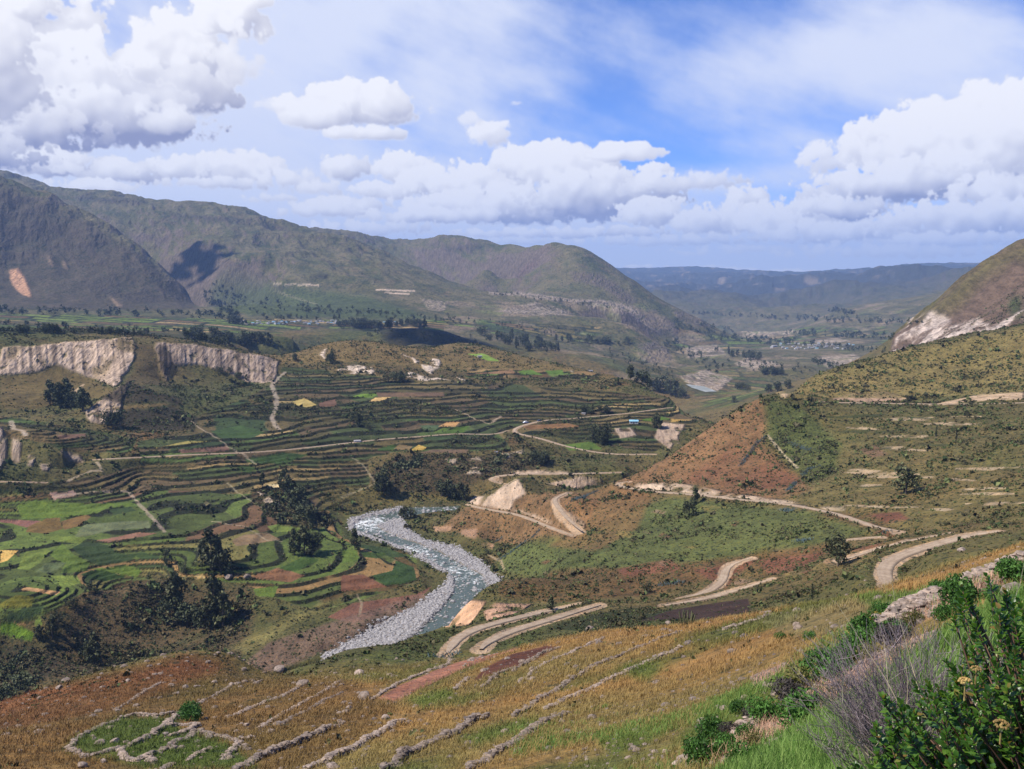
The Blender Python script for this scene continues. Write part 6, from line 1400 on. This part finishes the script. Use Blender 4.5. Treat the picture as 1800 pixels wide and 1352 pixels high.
# dry twiggy bush and its tall pale stalks
m_tw = varied('grey_twig', (.34,.27,.27), .3, 10, .8, c2=(.20,.155,.155)); m_stk = varied('pale_stalk', (.46,.38,.24), .2, 8, .8)
def twigs(n, cx, cy, d0, spread, length, rad, lean, m, name, label, cat, seed, sub=3):
    r = np.random.default_rng(seed); base = at_d(cx, cy, d0); out = []
    for i in range(n):
        a = r.random()*6.28; s0 = base + np.array([math.cos(a), math.sin(a)*.8, 0])*spread*.55*r.random()**.5; out_d = np.array([math.cos(a)*.55+lean, math.sin(a)*.5, 1.0]) + r.normal(size=3)*.16; out_d /= np.linalg.norm(out_d)
        L_w = length*(.55+.5*r.random()); p = [s0]; dd_ = out_d.copy()
        for j in range(5): dd_ = dd_ + r.normal(size=3)*.11; dd_[2] -= .04; dd_ /= np.linalg.norm(dd_); p.append(p[-1]+dd_*L_w/5)
        out.append(tube(p, [rad*(1-.15*j) for j in range(6)], 3))
        for k in range(sub):
            j = r.integers(1, 5); q = dd_ + r.normal(size=3)*.5; q /= np.linalg.norm(q); out.append(tube([p[j], p[j]+q*L_w*.14, p[j]+q*L_w*.26+np.array([0,0,.02])], [rad*.7,rad*.5,rad*.35], 3))
    V, Fq = join(out); o = mesh_np(name, V-base, Fq, m, loc=base); tag(o, label=label, cat=cat)
twigs(520, 1625, 1330, 5.9, .62, .70, .0026, -.10, m_tw, 'dry_bush', 'bare grey twiggy bush leaning against the leafy bush', 'dry bush', 61, 4)
twigs(70, 1540, 1352, 5.4, .40, .42, .0024, -.15, m_tw, 'dry_bush', 'smaller sparse grey bush in front of the bright grass', 'dry bush', 65, 3)
twigs(16, 1660, 1300, 5.0, .5, 1.02, .0034, -.25, m_stk, 'dry_stalks', 'tall pale dry stalks arching out of the twiggy bush', 'dry stalks', 62, 0)
twigs(13, 1570, 1352, 4.6, .25, .62, .0034, -.35, m_stk, 'dry_stalks', 'shorter pale dry stalks rising from the bright grass', 'dry stalks', 63, 0)
# bright grass close by
w_ = (D > 3.2)*(D < 26)*(PXv > 1180)*sstep(1150, 1420, PXv)*np.where(D < 14, 1, sstep(-.1, .4, n3)*.5)/np.maximum(D, 5)**1.2; pos, idx = scatter(w_, 15000); dd = D.ravel()[idx]
V, Fq = blades(pos, (.08+.15*rs_.random(len(pos)))*np.clip(dd/9, .8, 1.3), .007*np.clip(dd/6, .8, 2.5), 9, .75, .09*np.clip(dd/8, .8, 2))
q4 = Fq[Fq[:,2] != Fq[:,3]]; tri = Fq[Fq[:,2] == Fq[:,3]][:, :3]
o = mesh_np('fresh_grass', V, np.concatenate([q4[:, [0,1,2]], q4[:, [0,2,3]], tri]), m_fresh); tag(o, label='bright green grass on the near bank', cat='grass', kind='stuff')
w_ = (D > 14)*(D < 75)*(PXv > 900)*sstep(.0, .35, n3+.5*n2)/np.maximum(D, 20); pos, idx = scatter(w_, 9000); dd = D.ravel()[idx]
V, Fq = blades(pos, (.18+.2*rs_.random(len(pos))), .016*np.clip(dd/25, .8, 2.5), 8, .6, .12*np.clip(dd/25, .8, 2))
q4 = Fq[Fq[:,2] != Fq[:,3]]; tri = Fq[Fq[:,2] == Fq[:,3]][:, :3]
o = mesh_np('green_tufts', V, np.concatenate([q4[:, [0,1,2]], q4[:, [0,2,3]], tri]), m_fresh); tag(o, label='fresh green tufts between the dry grass of the near slope', cat='grass', kind='stuff')
w_ = (D > 8)*(D < 75)*(PXv > 1000)*np.where(COL[..., 0] > alb(150,120,96)[0], 1., .03)/np.maximum(D, 14); pos, idx = scatter(w_, 9000); dd = D.ravel()[idx]; s = (.025+.07*rs_.random(len(pos))**2)*np.clip(dd/22, .6, 1.8)
V, Fq = many(ICO0, pos, np.stack([s*1.3, s, s*.7], 1), .2); o = mesh_np('rubble', V, Fq, m_stone); tag(o, label='pinkish stone rubble spilled along the near terraces', cat='rubble', kind='stuff')
# ------------------------------------------------------------------ clouds overhead, out of the picture, whose shade lies on the hills
m_cl, nt, b = mat('cloud_white', 1.0); b.inputs['Base Color'].default_value = (.9,.9,.92,1)
def cloud(px, py, dmin, w, d, label, zc=2500., dmax=1e9):
    p = np.array(pick(px, py, dmin, dmax=dmax)); c = p + SUN_DIR*(zc-p[2])/SUN_DIR[2]; r = np.random.default_rng(int(px)); V, Fq = [], []
    for i in range(60): V.append(c + np.array([np.clip(r.normal(), -2, 2)*w*.24, np.clip(r.normal(), -2, 2)*d*.24, r.uniform(-30, 50)]))
    s = np.stack([w*(.03+.13*r.random(60)**2), d*(.04+.15*r.random(60)**2), 12+20*r.random(60)], 1); V, Fq = many(ICO2, np.array(V)-c, s, .10)
    o = mesh_np('cloud', V, Fq, m_cl, smooth=True, loc=c); tag(o, label=label, cat='cloud')
cloud(345, 462, 3000, 430, 240, 'small cloud whose shadow lies on the flank behind the dark left mountain')
cloud(745, 594, 1500, 220, 330, 'small cloud whose shadow lies on the darkened scrub hill before the town')
# ------------------------------------------------------------------ air
zb, zt = float(Z.min())-60, float(Z.max())+260
m_hz = bpy.data.materials.new('haze'); m_hz.use_nodes = True; nt = m_hz.node_tree; nt.nodes.remove(nt.nodes['Principled BSDF'])
pv = nt.nodes.new('ShaderNodeVolumePrincipled'); pv.inputs['Color'].default_value = (.40,.60,1.0,1); pv.inputs['Density'].default_value = HAZE; pv.inputs['Anisotropy'].default_value = .0
nt.links.new(pv.outputs[0], nt.nodes['Material Output'].inputs['Volume'])
xs, y0, y1 = 27000, -2500, 26500
hz = mesh_np('haze', [(-xs,y0,zb),(xs,y0,zb),(xs,y1,zb),(-xs,y1,zb),(-xs,y0,zt),(xs,y0,zt),(xs,y1,zt),(-xs,y1,zt)], [(0,3,2,1),(4,5,6,7),(0,1,5,4),(1,2,6,5),(2,3,7,6),(3,0,4,7)], m_hz)
tag(hz, label='pale blue haze filling the valley air', cat='haze', kind='stuff')
